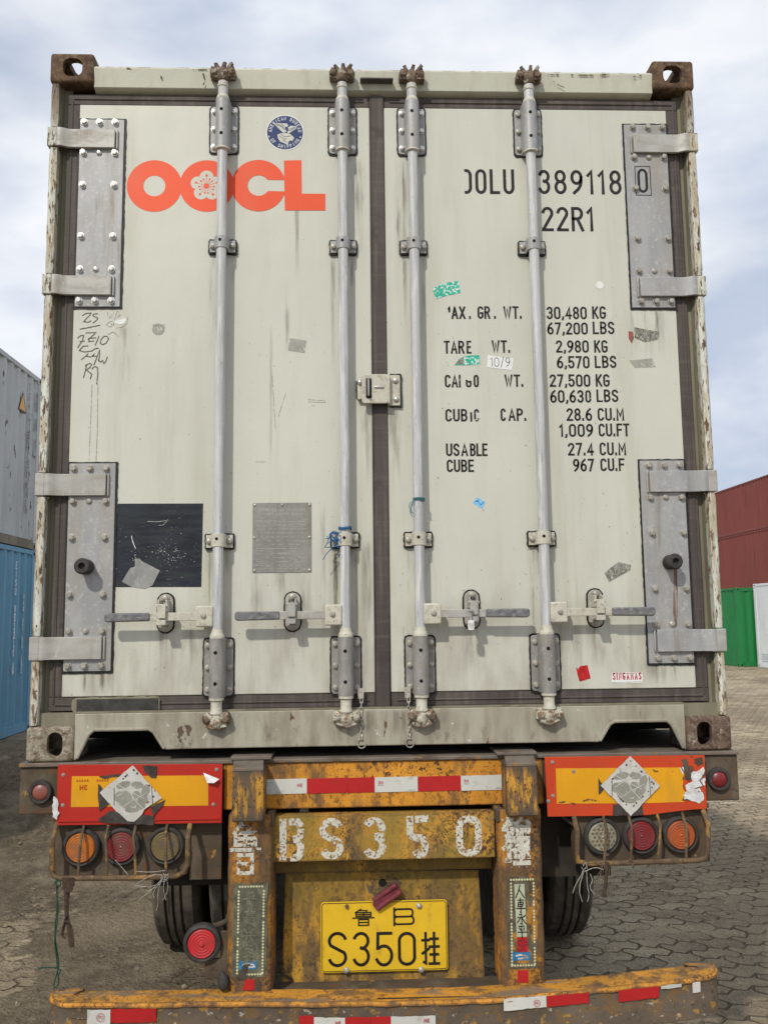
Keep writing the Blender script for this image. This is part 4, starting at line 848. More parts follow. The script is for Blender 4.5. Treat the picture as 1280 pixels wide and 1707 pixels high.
# container number and weights
def row(name, k, txt, xl, xr, base, top, w_, parent, mat='ink', erase=None, gap=.2, y=MY, label=None):
    p0 = W(k, xl, base, y+.0006); p1 = W(k, xr, base, y+.0006); p2 = W(k, xl, top, y+.0006)
    st = glyph_strokes(txt, p0[0], p1[0], p0[1], p2[1]-p0[1], gap, thick=w_)
    er = [(*sorted((W(k, e[0], base)[0], W(k, e[2], base)[0])), *sorted((W(k, xl, e[1])[1], W(k, xl, e[3])[1]))) for e in (erase or [])]
    return lettering(name, clip(st, er), w_, y, mat, parent, label)
row('number_lettering', 'C', 'OOLU', -36, 236, 802, 676, .0116, dr, erase=[(-60, 600, -13, 830)], gap=.36, label='black owner code OOLU, first letter half missing')
row('number_lettering', 'C', '389118', 356, 780, 803, 680, .0116, dr, gap=.34)
row('number_lettering', 'C', '22R1', 375, 640, 992, 868, .0116, dr, gap=.3)
HP = .0236
row('check_digit', 'C', '0', 862, 915, 797, 674, .0100, ct, y=HP)
p = WS('C', [(846, 663), (922, 663), (932, 809), (856, 810)], HP); p = [p[0], p[1], (p[1][0], p[2][1]), (p[0][0], p[2][1])]
lettering('check_digit_frame', [p+[p[0]]], .0032, HP, 'ink', ct)
for tx, xl, xr, bs, tp, m_, er in (('MAX', 178, 292, 280, 216, 'ink', [(150, 200, 207, 300), (207, 245, 222, 300)]), ('.', 309, 312, 280, 216, 'inkworn', None), ('GR', 353, 418, 279, 215, 'ink', None), ('.', 436, 440, 279, 215, 'ink', None), ('WT.', 484, 579, 279, 215, 'ink', None), ('30,480', 703, 908, 281, 217, 'ink', None), ('KG', 935, 1005, 279, 215, 'ink', None),
  ('67,200', 707, 913, 359, 297, 'ink', None), ('LBS', 938, 1048, 357, 293, 'ink', None), ('TAR', 182, 287, 456, 390, 'ink', None), ('E', 297, 322, 456, 390, 'inkworn', None), ('WT.', 425, 520, 452, 388, 'ink', None), ('2,980', 751, 918, 451, 388, 'ink', None), ('KG', 945, 1014, 451, 387, 'ink', None),
  ('6,570', 756, 922, 531, 468, 'ink', None), ('LBS', 948, 1058, 529, 466, 'ink', None), ('CA', 187, 254, 628, 563, 'ink', None), ('R', 258, 282, 628, 563, 'inkworn', [(268, 500, 290, 640)]), ('G', 293, 323, 628, 563, 'inkworn', [(285, 540, 330, 590)]), ('O', 333, 360, 627, 563, 'ink', None), ('WT.', 490, 587, 625, 562, 'ink', None), ('27,500', 719, 926, 625, 561, 'ink', None), ('KG', 953, 1024, 624, 560, 'ink', None),
  ('60,63', 722, 892, 706, 641, 'ink', None), ('0', 900, 930, 705, 641, 'inkworn', None), ('LBS', 957, 1068, 702, 638, 'ink', None), ('CUB', 190, 302, 801, 737, 'ink', None), ('I', 316, 318, 801, 737, 'ink', [(300, 730, 330, 757)]), ('C', 335, 362, 801, 737, 'inkworn', None), ('C', 470, 497, 799, 734, 'inkworn', None), ('AP.', 510, 602, 798, 734, 'ink', None), ('28.6', 805, 935, 798, 733, 'ink', None), ('CU.M', 963, 1097, 797, 732, 'ink', None),
  ('1,009', 768, 940, 879, 813, 'ink', None), ('CU.FT', 968, 1125, 877, 811, 'ink', None), ('US', 193, 262, 977, 912, 'ink', None), ('A', 270, 305, 977, 912, 'inkworn', None), ('BLE', 315, 404, 977, 912, 'ink', None), ('CUBE', 197, 335, 1058, 994, 'ink', None), ('27.4', 812, 944, 974, 909, 'ink', None), ('CU.M', 973, 1107, 973, 907, 'ink', None), ('967', 838, 945, 1055, 990, 'ink', None), ('CU.F', 977, 1100, 1053, 988, 'ink', None)):
    row('weight_lettering', 'F', tx, xl, xr, bs, tp, .0073, dr, m_, er, gap=.3)
# black square label and torn paper
lb = plate('square_label', WS('N15', [(125, 72), (1197, 70), (1175, 1118), (88, 1120)]), MY-.0002, MY+.0006, 'black', dl, label='scuffed black square label beside the lower left hinge plate')
plate('torn_paper', WS('N15', [(340, 765), (400, 760), (430, 795), (655, 910), (560, 1100), (470, 1140), (300, 1118), (180, 1052), (235, 960), (285, 880), (345, 860)]), MY-.0010, MY-.0002, 'torn', dl)
b = new(); ribbon(b, WS('N15', [(300, 480), (310, 530), (330, 590), (350, 632)]), .0028, MY-.0006); 
rn = random.Random(9)
for i in range(70):
    x, y = rn.gauss(690, 60), rn.gauss(680, 40)
    if i > 26: x, y = rn.gauss(800, 35)+abs(rn.gauss(0, 40)), rn.gauss(730, 60)
    if i > 50: x, y = rn.gauss(325, 14), rn.uniform(640, 860)
    if i > 60: x, y = rn.uniform(380, 1150), rn.uniform(180, 1020)
    L = rn.uniform(3, 16); ribbon(b, WS('N15', [(x, y), (x+L*1.6*rn.uniform(.3, 1), y-L*rn.uniform(-.6, .8))]), rn.uniform(.0006, .0016), MY-.0006-i*.000004, False)
for q in ([(500, 295), (620, 300), (740, 285)], [(640, 345), (700, 340), (760, 270)]): ribbon(b, WS('N15', q), .0010, MY-.0007, False)
obj('scuff_mark', b, 'foil', dl)
# etched plate
dp = plate('data_plate', rrect(-.459, -.250, .638, .888, .003), MY-.0015, MY+.0006, 'dataplate', dl, .0004, label='grey riveted metal plate with worn etched text')
st = glyph_strokes('APPROVED FOR TRANSPORT', -.436, -.270, .857, .0085, .28)+glyph_strokes('UNDER CUSTOMS SEAL', -.418, -.297, .843, .0085, .28)
rn = random.Random(31)
for z in (.822, .808, .794, .780, .766, .752, .738, .724, .706, .692, .678, .664, .652):
    x = -.446
    while x < -.275:
        L = rn.uniform(.006, .022)
        if rn.random() < .8: st.append([(x, z+rn.uniform(-.0006, .0006)), (min(x+L, -.264), z)])
        x += L+rn.uniform(.003, .008)
lettering('etched_lettering', st, .0013, MY-.0018, 'etch', dl, ext=False)
b = new()
for x, z in ((-.451, .880), (-.354, .880), (-.256, .880), (-.452, .763), (-.257, .763), (-.452, .646), (-.257, .646)): bm_lathe(b, (x, MY-.001, z), (0, -1, 0), [(0, .0055), (.002, .005), (.0035, .0025), (.0038, 0)], 12)
obj('rivet', b, 'bolt', dl)
# handwriting
st = [WS('N14', q, DY) for q in ([(118, 165), (150, 145), (205, 140), (195, 165), (160, 195), (130, 232), (175, 238), (205, 225)], [(275, 148), (240, 150), (225, 165), (245, 180), (278, 192), (268, 215), (230, 245)], [(92, 312), (180, 295), (300, 270)],
  [(68, 405), (100, 380), (128, 378), (118, 430), (92, 470), (66, 508)], [(90, 445), (135, 440)], [(155, 352), (260, 348), (215, 390), (178, 425), (195, 440), (180, 448), (235, 438)], [(180, 410), (255, 405)], [(290, 390), (275, 430), (252, 482)], [(345, 388), (312, 425), (305, 460), (330, 478), (370, 460), (395, 410), (375, 388), (345, 388)],
  [(172, 490), (120, 495), (82, 540), (140, 555), (215, 545), (250, 520), (282, 515)], [(108, 635), (150, 600), (175, 570), (160, 600), (205, 610), (230, 590), (245, 570), (225, 600), (265, 600)], [(240, 690), (270, 610), (300, 525), (298, 590), (290, 650)], [(285, 640), (310, 665), (330, 645), (345, 680), (365, 655), (380, 610)],
  [(160, 690), (150, 740), (128, 828)], [(148, 700), (195, 675), (215, 690), (195, 720), (155, 750)], [(165, 755), (215, 790), (200, 840)], [(218, 735), (240, 710), (275, 720), (280, 790), (268, 895)])]
lettering('handwriting', st, .0036, MY-.0002, 'marker', dl, label='scrawled black marker handwriting under the hinge plate')
st = [WS('N14', q, DY) for q in ([(383, 130), (390, 185), (408, 195), (420, 150), (430, 192), (450, 130)], [(455, 215), (490, 110), (510, 160), (470, 205), (540, 150), (505, 180)], [(370, 265), (400, 235), (440, 230), (450, 270), (400, 290), (372, 262)], [(410, 250), (430, 265), (470, 262)], [(860, 270), (880, 262), (895, 285), (910, 268), (925, 280), (985, 262), (998, 300)], [(600, 180), (590, 250), (540, 290), (480, 300)], [(390, 370), (440, 340), (500, 390)])]
lettering('faint_scribble', st, .0014, MY-.0002, 'scratch', dl)
shape2d('round_sticker', [[W('N14', x, y) for x, y in ((455, 225), (500, 215), (570, 195), (582, 215), (560, 250), (520, 262), (475, 252))]], MY-.0003, 'white', dl, 'half torn round white sticker beside the handwriting')
shape2d('faded_sticker', [disc(*W('N14', 925, 312), .0225, 24)], MY-.0001, 'stainpatch', dl)
# odd stickers on the right door
plate('sticker', WS('F', [(122, 122), (200, 95), (255, 86), (266, 148), (200, 160), (142, 178)]), MY-.0004, MY+.0006, 'teal', dr, label='small torn green and white sticker above the weights')
plate('sticker', WS('F', [(235, 515), (262, 480), (290, 468), (362, 462), (365, 512), (282, 515)]), MY-.0004, MY+.0006, 'teal', dr, label='torn green sticker under the word TARE')
plate('sticker', WS('F', [(240, 508), (268, 478), (282, 475), (280, 512)]), MY-.0012, MY-.0004, 'stainpatch2', dr)
plate('sticker', WS('F', [(405, 464), (534, 482), (527, 540), (400, 525)]), MY-.0004, MY+.0006, 'white', dr, label='small white label with handwritten number 10/9')
(xa, zb), (xb, zt) = W('F', 418, 522), W('F', 516, 476); lettering('handwriting', glyph_strokes('10/9', xa, xb, zb, zt-zb, .25, thick=.002), .0022, MY-.0006, 'ink', dr)
plate('sticker', WS('F', [(352, 1184), (392, 1212), (375, 1243), (328, 1215)]), MY-.0004, MY+.0006, 'sky', dr, label='tiny blue diamond sticker lettered AV')
lettering('handwriting', [WS('F', q) for q in ([(340, 1210), (358, 1197), (356, 1212)], [(345, 1205), (357, 1208)], [(362, 1212), (370, 1226), (383, 1208)])], .0017, MY-.0006, 'ink', dr)
plate('sticker', WS('J', [(460, 440), (468, 450), (478, 436), (508, 432), (522, 488), (475, 502), (466, 472)]), MY-.0005, MY+.0006, 'redpaper', dr, label='torn red sticker near the bottom seal')
mk = WS('J', [(612, 465), (742, 463), (744, 508), (612, 509)])
plate('maker_label', mk, MY-.0005, MY+.0006, 'white', dr, label='white maker label with red lettering SINGAMAS')
p0 = mk[3]; p1 = mk[1]
lettering('maker_lettering', glyph_strokes('SINGAMAS', p0[0]+.004, p1[0]-.004, p0[1]+.011, .026, .62, thick=.0040), .0040, MY-.0007, 'logored', dr)
st = [[(p0[0]+.002, p0[1]+.003), (p1[0]-.002, p0[1]+.003)], [(p0[0]+.002, p1[1]-.003), (p1[0]-.002, p1[1]-.003)]]
lettering('maker_border', st, .0012, MY-.0007, 'marker', dr)
plate('foil_label', WS('F', [(1148, 322), (1275, 345), (1268, 385), (1200, 398), (1150, 375)]), MY-.0004, MY+.0006, 'stainpatch2', dr, label='torn grey foil label below the upper right hinge plate')
plate('foil_label', WS('F', [(1118, 342), (1140, 345), (1146, 375), (1135, 405), (1120, 380)]), MY-.0004, MY+.0006, 'pinklens', dr)
shape2d('glue_mark', [WS('F', [(1122, 490), (1240, 480), (1256, 525), (1150, 528)])], MY, 'stainpatch', dr)
shape2d('glue_mark', [WS('J', [(600, 22), (640, -8), (695, 5), (690, 28), (600, 78), (582, 40)])], MY, 'stainpatch2', dr)
shape2d('glue_mark', [WS('E', [(265, 12), (355, 25), (345, 92), (258, 78)])], MY, 'stainpatch', dl)
plate('round_sticker', [(x, z) for x, z in disc(*W('F', 973, 108), .0145, 24)], MY-.0004, MY+.0006, 'white', dr, label='small round white sticker left of the right hinge plate')
shape2d('paint_scar', [rough_edge(WS('H', [(895, 835), (965, 822), (972, 880), (970, 930), (925, 920), (900, 885)], .0), .006, .01, 5)], .0008, 'stainrust', ct)
shape2d('rust_run', [rough_edge(WS('J', [(878, 5), (892, 5), (894, 260), (880, 275), (872, 250)], .024), .001, .02, 6)], .0235, 'stainbrown', ct)
shape2d('rust_run', [rough_edge(WS('N15', [(0, 0), (1, 0), (1, 1)], .024), .0, .02, 6)], .0232, 'stainbrown', ct) if False else None
# grime runs below fittings and long scratches
def mat_run():
    t = T('dirt_run'); uv = t.n('ShaderNodeUVMap').outputs[0]; q = t.n('ShaderNodeSeparateXYZ'); t.l(uv, q.inputs[0])
    e = t.mth('SUBTRACT', .5, t.mth('ABSOLUTE', t.mth('SUBTRACT', q.outputs[0], .5))); f = t.mth('MULTIPLY', t.rng(e, 0., .42), t.mth('MULTIPLY', t.rng(q.outputs[1], 0, .75), t.rng(q.outputs[1], 1.02, .90)))
    a = t.mth('MULTIPLY', f, t.rng(t.noise((48, 48, 5), 5, .6), .36, .70)); t.l(t.mth('MULTIPLY', a, .36), t.b.inputs['Alpha'])
    t.set(t.b.inputs['Base Color'], t.mix(t.rng(t.noise(14), .4, .6), (.20, .165, .115), (.13, .105, .085))); t.b.inputs['Roughness'].default_value = .9; return t.m
MAT['run'] = mat_run()
def dirt_run(x, z, L, w_, par, y=MY+.0001):
    me = bpy.data.meshes.new('dirt_run'); me.from_pydata([(x-w_/2, y, z-L), (x+w_/2, y, z-L), (x+w_/2, y, z), (x-w_/2, y, z)], [], [(0, 1, 2, 3)]); u = me.uv_layers.new(name='UVMap')
    for i, c in enumerate(((0, 0), (1, 0), (1, 1), (0, 1))): u.data[i].uv = c
    obj('dirt_run', me, 'run', par)
for i, (x, z, L, w_) in enumerate(((-.45, .645, .26, .07), (-.27, .645, .26, .06), (-.355, .65, .12, .16), (-.31, .44, .20, .09), (.31, .44, .20, .09), (.765, .44, .18, .10), (-.76, .44, .17, .09), (-1.0, .305, .085, .2), (1.0, .305, .085, .22), (-.574, .735, .14, .13), (-.13, .735, .20, .13), (.131, .735, .16, .13), (.575, .735, .14, .13), (.66, .45, .2, .12), (-.66, .45, .2, .12), (.09, .45, .22, .07), (-.055, .75, .52, .06), (-.05, 1.25, .34, .06), (.05, 1.24, .36, .07), (-.07, 2.2, .5, .07), (.09, 2.2, .6, .07), (1.0, 1.61, .22, .2), (-.93, 1.55, .3, .08))):
    dirt_run(x, z, L, w_, dl if x < 0 else dr, MY+.0001-i*.00001)
rn = random.Random(44)
for i in range(38):
    if i < 20: x = rn.choice((-.611, -.537, -.167, -.093, .094, .168, .538, .612))+rn.uniform(-.004, .004); z = rn.choice((2.20, 1.815, .725)); L = rn.uniform(.12, .5)
    elif i < 32: x = rn.choice((-1, 1))*rn.choice((.978, 1.036, 1.093)); z = rn.choice((1.61, .30)); L = rn.uniform(.05, .4)
    else: x = rn.choice((-1, 1))*rn.uniform(.06, .92); z = rn.uniform(.7, 2.39); L = rn.uniform(.3, .9)
    dirt_run(x, z, min(L, z-.22), rn.uniform(.010, .030), dl if x < 0 else dr, MY+.00005-i*.000004)
for i, (x, z, L, w_) in enumerate(((-.574, .15, .12, .20), (-.13, .15, .12, .2), (.131, .15, .12, .24), (.575, .15, .12, .2), (0, .16, .12, .3))): dirt_run(x, z, L, w_, ct, .0012-i*.00001)
for i, (s_, z, L) in enumerate(((1, 1.63, .2), (-1, .65, .3), (1, .91, .2), (-1, 2.2, .3), (1, 2.2, .3), (-1, 1.74, .08))): pass
b = new()
for i, q in enumerate(([(172, 205), (180, 330), (190, 500)], [(245, 305), (205, 430)], [(360, 340), (450, 345), (455, 355), (365, 352)], [(85, 672), (138, 672)], [(700, 20), (690, 35)])):
    ribbon(b, WS('E', q), .0014, MY-.0001-i*.00001, False)
for i in range(260):
    x = rn.choice((rn.uniform(-.93, -.05), rn.uniform(.05, .93), rn.uniform(-1.08, 1.08))); z = rn.uniform(.23, 1.6)**1.0; L = rn.uniform(.001, .008); a = rn.uniform(-.5, 2.2)
    ribbon(b, [(x, z), (x+L*cos(a), z+L*sin(a))], rn.uniform(.0006, .0022), MY-.0002-i*1e-6, False)
obj('scratch', b, 'scratch', ct)
for k, q in (('D', [(470, 365), (462, 560), (455, 755)]), ('D', [(500, 365), (497, 600), (490, 755)])):
    b = new(); ribbon(b, WS(k, q), .0016, MY-.0001, False); obj('ink_run', b, 'scratch', dl)
# ================================================================= SEMI TRAILER
tr = empty('semi_trailer', (0, 3, GZ), 'rusty yellow container trailer with number plate and rear bumper under the pale grey container', 'trailer')
boxo('deck_plate', -1.236, 1.236, -.012, .60, -.014, -.001, 'decktop', tr, .003)
boxo('rear_beam', -.548, .548, -.004, .16, -.168, -.0145, 'yel', tr, .004)
for s in (-1, 1): 
    e = boxo('beam_end', *sorted((s*.549, s*1.233)), -.002, .16, -.170, -.0145, 'brown', tr, .004)
    boxo('lower_flange', *sorted((s*.56, s*1.22)), .16, .30, -.170, -.160, 'brown', tr)
for s in (-1, 1):
    boxo('main_rail', *sorted((s*.40, s*.52)), .165, 11.5, -.40, -.016, 'under', tr)
    boxo('side_rail', *sorted((s*1.12, s*1.20)), .605, 6.2, -.12, -.016, 'under', tr)
for y in (.9, 1.9, 2.9, 3.9, 4.9, 5.9): boxo('cross_member', -1.115, 1.115, y, y+.1, -.15, -.018, 'under', tr)
boxo('cross_panel', -1.0, 1.0, 2.9, 2.93, -.75, -.16, 'under', tr)
# the two caps on the beam ends of the rails, with their stepped tops
for s in (-1, 1):
    b = new(); x0, x1 = sorted((s*.402, s*.505))
    v = bm_box(b, x0, x1, -.122, -.0045, -.183, -.014)
    for i, q in enumerate(v):
        if q.co.y > -.05: q.co.x += (-s*-.0) 
    for q in v:
        if q.co.z > -.1 and q.co.y < -.05: q.co.y += .012
    obj('beam_cap', b, 'yelcap', tr, .005, 3)
    boxo('cap_top', *sorted((s*.384, s*.523)), -.030, .12, .0, .012, 'decktop', tr, .003)
    b = new(); f = [(s*.410, -.030, .0), (s*.512, -.030, .0), (s*.504, -.112, -.013), (s*.403, -.112, -.013)]; k = [(x, y, z-.010) for x, y, z in f]
    F_ = [b.verts.new(p) for p in f]; K_ = [b.verts.new(p) for p in k]; b.faces.new(F_); b.faces.new(K_[::-1])
    for i in range(4): b.faces.new((F_[i], K_[i], K_[(i+1) % 4], F_[(i+1) % 4]))
    obj('cap_lip', b, 'decktop', tr, .002)
    # posts: folded channels
    x0, x1 = sorted((s*.376, s*.524)); b = new()
    pr = [(x0, .08), (x0, -.050), (x0+.010, -.066), (x0+.018, -.070), (x1-.018, -.070), (x1-.006, -.064), (x1, -.05), (x1, .08), (x1-.012, .08), (x1-.012, -.045), (x0+.012, -.045), (x0+.012, .08)]
    rings = []
    for j in range(14):
        z = -.745+(.745-.172)*j/13; rings.append([b.verts.new((x+.0012*sin(j*2.1+s), y+.0015*cos(j*1.7), z)) for x, y in pr])
    for P, Q in zip(rings, rings[1:]):
        for k in range(len(P)): b.faces.new((P[k], P[(k+1) % len(P)], Q[(k+1) % len(P)], Q[k]))
    b.faces.new(rings[0]); b.faces.new(rings[-1])
    obj('upright', b, 'yelpost', tr, .003)
    b = new(); bm_box(b, *sorted((s*.372, s*.398)), -.064, .06, -.215, -.169); obj('gusset', b, 'yelcap', tr, .006)
    boxo('mud_panel', *sorted((s*.526, s*.80)), .10, .112, -.44, -.171, 'under', tr)
# retro-reflective strip on the beam
sd = [-.4145, -.265, -.124, -.034, .114, .262, .4065]; cols = ['whitetape', 'redtape', 'redtape', 'whitetape', 'redtape', 'whitetape']
for i in range(6):
    za, zb = -.069+.0, -.1185
    o = plate('reflective_strip', [(sd[i], zb+.000), (sd[i+1]-.0006, zb+.001), (sd[i+1]-.0006, za+.001), (sd[i], za)], -.0062-.0002*(i % 2), -.003, cols[i], tr, label=None)
YS = -.0068
def small3m(x, z, h, mat, y, parent, flip=False, mir=False, w_=None):
    st = glyph_strokes('3M', 0, h*1.5, 0, h, .3, thick=h*.17)
    P = [[((h*1.5-px) if flip or mir else px, (h-pz) if flip else pz) for px, pz in q] for q in st]
    lettering('strip_lettering', [[(x+px, z+pz) for px, pz in q] for q in P], w_ or h*.17, y, mat, parent)
small3m(-.298, -.096, .012, 'logored', YS, tr, flip=True); small3m(-.022, -.092, .011, 'logored', YS, tr); small3m(.272, -.092, .011, 'logored', YS, tr)
lettering('strip_lettering', [[(-.405, -.080), (-.382, -.080)], [(-.399, -.086), (-.388, -.086), (-.3935, -.092), (-.399, -.086)]], .0018, YS, 'teal', tr)
lettering('strip_lettering', [[(.381, -.113), (.402, -.113)], [(.385, -.109), (.398, -.109)], [(-.022, -.095), (-.004, -.095)], [(.272, -.096), (.290, -.096)], [(.08, -.113), (.105, -.113)]], .0012, YS, 'marker', tr)
# cross plate BS350
BSY = -.030
bp = boxo('cross_plate', -.384, .371, BSY, BSY+.012, -.335, -.186, 'yelplate', tr, .002)
boxo('plate_return', -.384, .371, BSY+.0125, .03, -.195, -.186, 'yelplate', tr)
def bigrow(keys, xl, xr, w_=.026, gap=.2):
    (xa, zb), (xb, zt) = W('L', xl, 238, BSY), W('L', xr, 52, BSY)
    return glyph_strokes(None, xa, xb, zb, zt-zb, gap, keys, thick=w_)
st = []
x = lambda px: W('L', px, 100, BSY)[0]
zb, zt = -.333, -.192
st = [[(x(287), zb+.004), (x(287), zt-.002)]]
for c0, c1 in ((zt-.012, 0),): st.append([(x(312), zt-.013), (x(335), zt-.013)]+[(x(345)+.014*cos(R(a))+.0, zt-.041+.028*sin(R(a))) for a in range(80, -81, -20)]+[(x(330), zt-.070)])
st.append([(x(340)+.018*cos(R(a)), zb+.041+.029*sin(R(a))) for a in range(70, -91, -20)]+[(x(318), zb+.012)])
st[-1] = st[-1][:]
for ch, a_, b_ in (('S', 440, 545), ('3', 622, 727)): st += glyph_strokes(ch, x(a_), x(b_), zb+.002, zt-zb-.004, .2, thick=.025)
st += [[(x(827), zt-.002), (x(827), zt-.065)], [(x(850), zt-.013), (x(908), zt-.011)], [(x(827), zt-.065)]+[(x(868)+.0185*cos(R(a)), zb+.040+.028*sin(R(a))) for a in range(110, -151, -20)]]
st += glyph_strokes('O', x(1022), x(1133), zb+.002, zt-zb-.004, .2, thick=.025)
lettering('stencil_lettering', st, .0235, BSY-.0008, 'whitepaint', bp, ext=False, label='worn white stencilled registration BS350')
# characters painted on the uprights
PY = -.0712
def postchar(key, x0, x1, z0, z1, w_, mat='whitepaint', y=PY):
    st = [[(x0+px*(x1-x0), z0+pz*(z1-z0)) for px, pz in flat(q)] for q in G_[key][1]]
    return lettering('stencil_lettering', st, w_, y, mat, tr, dy=.0004)
postchar('lu', -.510, -.420, -.356, -.196, .0125); 
plate('stencil_patch', rough_edge([(.418, -.355), (.480, -.352), (.482, -.205), (.392, -.200), (.398, -.300)], .006, .012, 8), PY+.0002, PY+.001, 'whitepatch', tr)
postchar('gua', .395, .475, -.348, -.202, .0150)
# calligraphy stickers on the uprights
for s, cx_ in ((-1, -.4505), (1, .446)):
    z0, z1 = (-.683, -.389) if s < 0 else (-.678, -.387); hw = .056 if s < 0 else .050
    cd = plate('door_couplet', rough_edge([(cx_-hw, z0), (cx_+hw, z0), (cx_+hw+(.004), z1), (cx_-hw+(.004), z1)], .0015, .02, 3+s), PY-.0004, PY+.001, 'blackcard' if s < 0 else 'blackcardr', tr, label='peeling dark calligraphy strip on the %s upright' % ('left' if s < 0 else 'right'))
    b = new(); k = 0; rn = random.Random(s+9); dm = .0042
    for i in range(int((z1-z0-.02)/.0098)):
        z = z0+.014+i*.0098
        for xx in (-.039, .043):
            if rn.random() < .08: continue
            xs_ = cx_+xx*(1 if s < 0 else .92)+(z-z0)*.014; k += 1; b.faces.new([b.verts.new((xs_+dx, PY-.0008-k*1e-6, z+dz)) for dx, dz in ((-dm, 0), (0, -dm*1.15), (dm, 0), (0, dm*1.15))])
    for zz in (z0+.010, z1-.010):
        for i in range(9):
            xs_ = cx_-.036+i*.0092+(zz-z0)*.014; k += 1
            if s < 0 and zz < -.6 and i < 3: continue
            b.faces.new([b.verts.new((xs_+dx, PY-.0008-k*1e-6, zz+dz)) for dx, dz in ((-dm, 0), (0, -dm*1.1), (dm, 0), (0, dm*1.1))])
    obj('border_pattern', b, 'diamondink', cd if False else tr)
    if s > 0:
        plate('pale_panel', [(.428, -.578), (.462, -.578), (.4585, -.411), (.4245, -.411)], PY-.0010, PY, 'palecard', tr)
        plate('red_panel', [(.4300, -.627), (.4640, -.627), (.4625, -.580), (.4285, -.580)], PY-.0010, PY, 'redpaper', tr)
    keys = ('qian', 'gao', 'xing', 'li') if s < 0 else ('ren', 'che', 'yong', 'ping', 'an'); 
    for i, kx in enumerate(keys):
        h = .050 if s < 0 else .040; zt_ = (-.418 if s < 0 else -.414)-i*(.055 if s < 0 else .0425); xw = .020 if s < 0 else .0155; xc_ = -.450+.002-i*.0015 if s < 0 else .4425+i*.0012
        st = [[(xc_-xw+px*2*xw+.0015*sin(9*pz+i), zt_-h+pz*h) for px, pz in flat(q)] for q in G_[kx][1]]
        lettering('calligraphy', st, .0042 if s < 0 else .0036, PY-.0014, 'calli' if s < 0 else ('plateink' if i < 4 else 'seal'), tr, dy=.0003)
        if s < 0 or i == 4: lettering('calligraphy', st, .0014, PY-.0020, 'plateink' if s < 0 else 'logored', tr, dy=.0003)
    zc = -.645 if s < 0 else -.640
    plate('picture_panel', rrect(cx_-.034, cx_+.026, zc-.012, zc+.014, .001), PY-.0011, PY-.0002, 'cyan', tr); b = new()
    for i, (q, w_) in enumerate((([(cx_-.020, zc+.003), (cx_-.006, zc+.006), (cx_+.014, zc+.001)], .006), ([(cx_-.014, zc-.006), (cx_+.018, zc-.004)], .005))): ribbon(b, q, w_, PY-.0016-i*.0001)
    obj('picture_mark', b, 'placard', tr)
    plate('red_square', [(cx_-.024+.004, -.722), (cx_+.013+.004, -.722), (cx_+.013+.004, -.690), (cx_-.016+.004, -.686)] if s < 0 else [(.427, -.722), (.463, -.722), (.463, -.683), (.428, -.683)], PY-.0006, PY+.001, 'redtape', tr, .001)
b = new(); bm_prism(b, rough_edge([(-.487, -.690), (-.462, -.690), (-.452, -.650), (-.445, -.640), (-.470, -.642), (-.478, -.665)], .002, .01, 2), PY-.0022, PY-.001); obj('torn_flap', b, 'darktape', tr)
# number plate panel and plate
boxo('plate_bracket', -.384, .371, .048, .056, -.393, -.336, 'yelpanel', tr)
pn = plate('plate_panel', WS('L', [(295, 288), (1120, 282), (1150, 768), (880, 772), (820, 778), (640, 783), (360, 788), (340, 775), (325, 745), (283, 727)], .06), .060, .066, 'yelpanel', tr, .0015)
plate('panel_corner', WS('L', [(282, 736), (315, 750), (330, 775), (345, 788), (282, 788)], .066), .067, .072, 'yelpanel', tr)
PX0, PX1, PZ0, PZ1 = -.2215, .2115, -.7205, -.4905
np_ = plate('number_plate', rrect(PX0, PX1, PZ0, PZ1, .011), .0475, .050, 'numplate', tr, .0008, label='yellow trailer number plate with black characters')
b = new(); P = rrect(PX0+.0045, PX1-.0045, PZ0+.0045, PZ1-.0045, .008); ribbon(b, P+[P[0]], .0022, .0468); obj('plate_rim', b, 'plateink', np_)
YPL = .0466
def pch(key, xa, xb, yb, yt, w_):
    (x0, z0), (x1, z1) = W('L', xa, yb, .047), W('L', xb, yt, .047); st = glyph_strokes(None, x0, x1, z0, z1-z0, .2, [key], thick=w_)
    lettering('plate_character', st, w_, YPL, 'plateink', np_, dy=.0006)
pch('S', 478, 559, 698, 545, .0102); pch('3', 582, 656, 695, 545, .0102)
pch('5', 680, 755, 695, 545, .0102); pch('O', 777, 852, 692, 545, .0102); pch('gua', 877, 953, 692, 545, .0088); pch('lu', 583, 676, 522, 446, .0043)
(x0, z0), (x1, z1) = W('L', 757, 518, .047), W('L', 846, 444, .047); P = rrect(x0+.003, x1-.003, z0+.003, (z0+z1)/2, .010)+[]; Q = rrect(x0+.003, x1-.006, (z0+z1)/2, z1-.003, .010)
lettering('plate_character', [P+[P[0]], Q+[Q[0]], [(x0+.003, z0), (x0+.003, z1)]], .0062, YPL, 'plateink', np_, dy=.0006)
b = new()
for x, y in ((867, 436), (557, 711), (876, 709)):
    p = W('L', x, y, .046); bm_lathe(b, (p[0], .0475, p[1]), (0, -1, 0), [(0, .0105), (.003, .010), (.007, .006), (.0085, 0)], 18)
obj('plate_bolt', b, 'bolt', np_)
p = W('L', 558, 437, .046); b = new(); bm_cyl(b, (p[0], .0475, p[1]), (p[0], .040, p[1]), .007, n=6); obj('plate_bolt', b, 'cam', np_)
p = W('L', 711, 337, .059); b = new(); bm_cyl(b, (p[0], .0598, p[1]), (p[0], .0590, p[1]), .0135, n=24); obj('lamp_hole', b, 'hole', pn)
plate('stain', rough_edge([(W('L', x, y, .059)) for x, y in ((640, 340), (690, 310), (760, 310), (800, 340), (785, 370), (700, 405), (655, 380))], .004, .01, 4), .0594, .0599, 'stainrust', pn)
b = new(); 
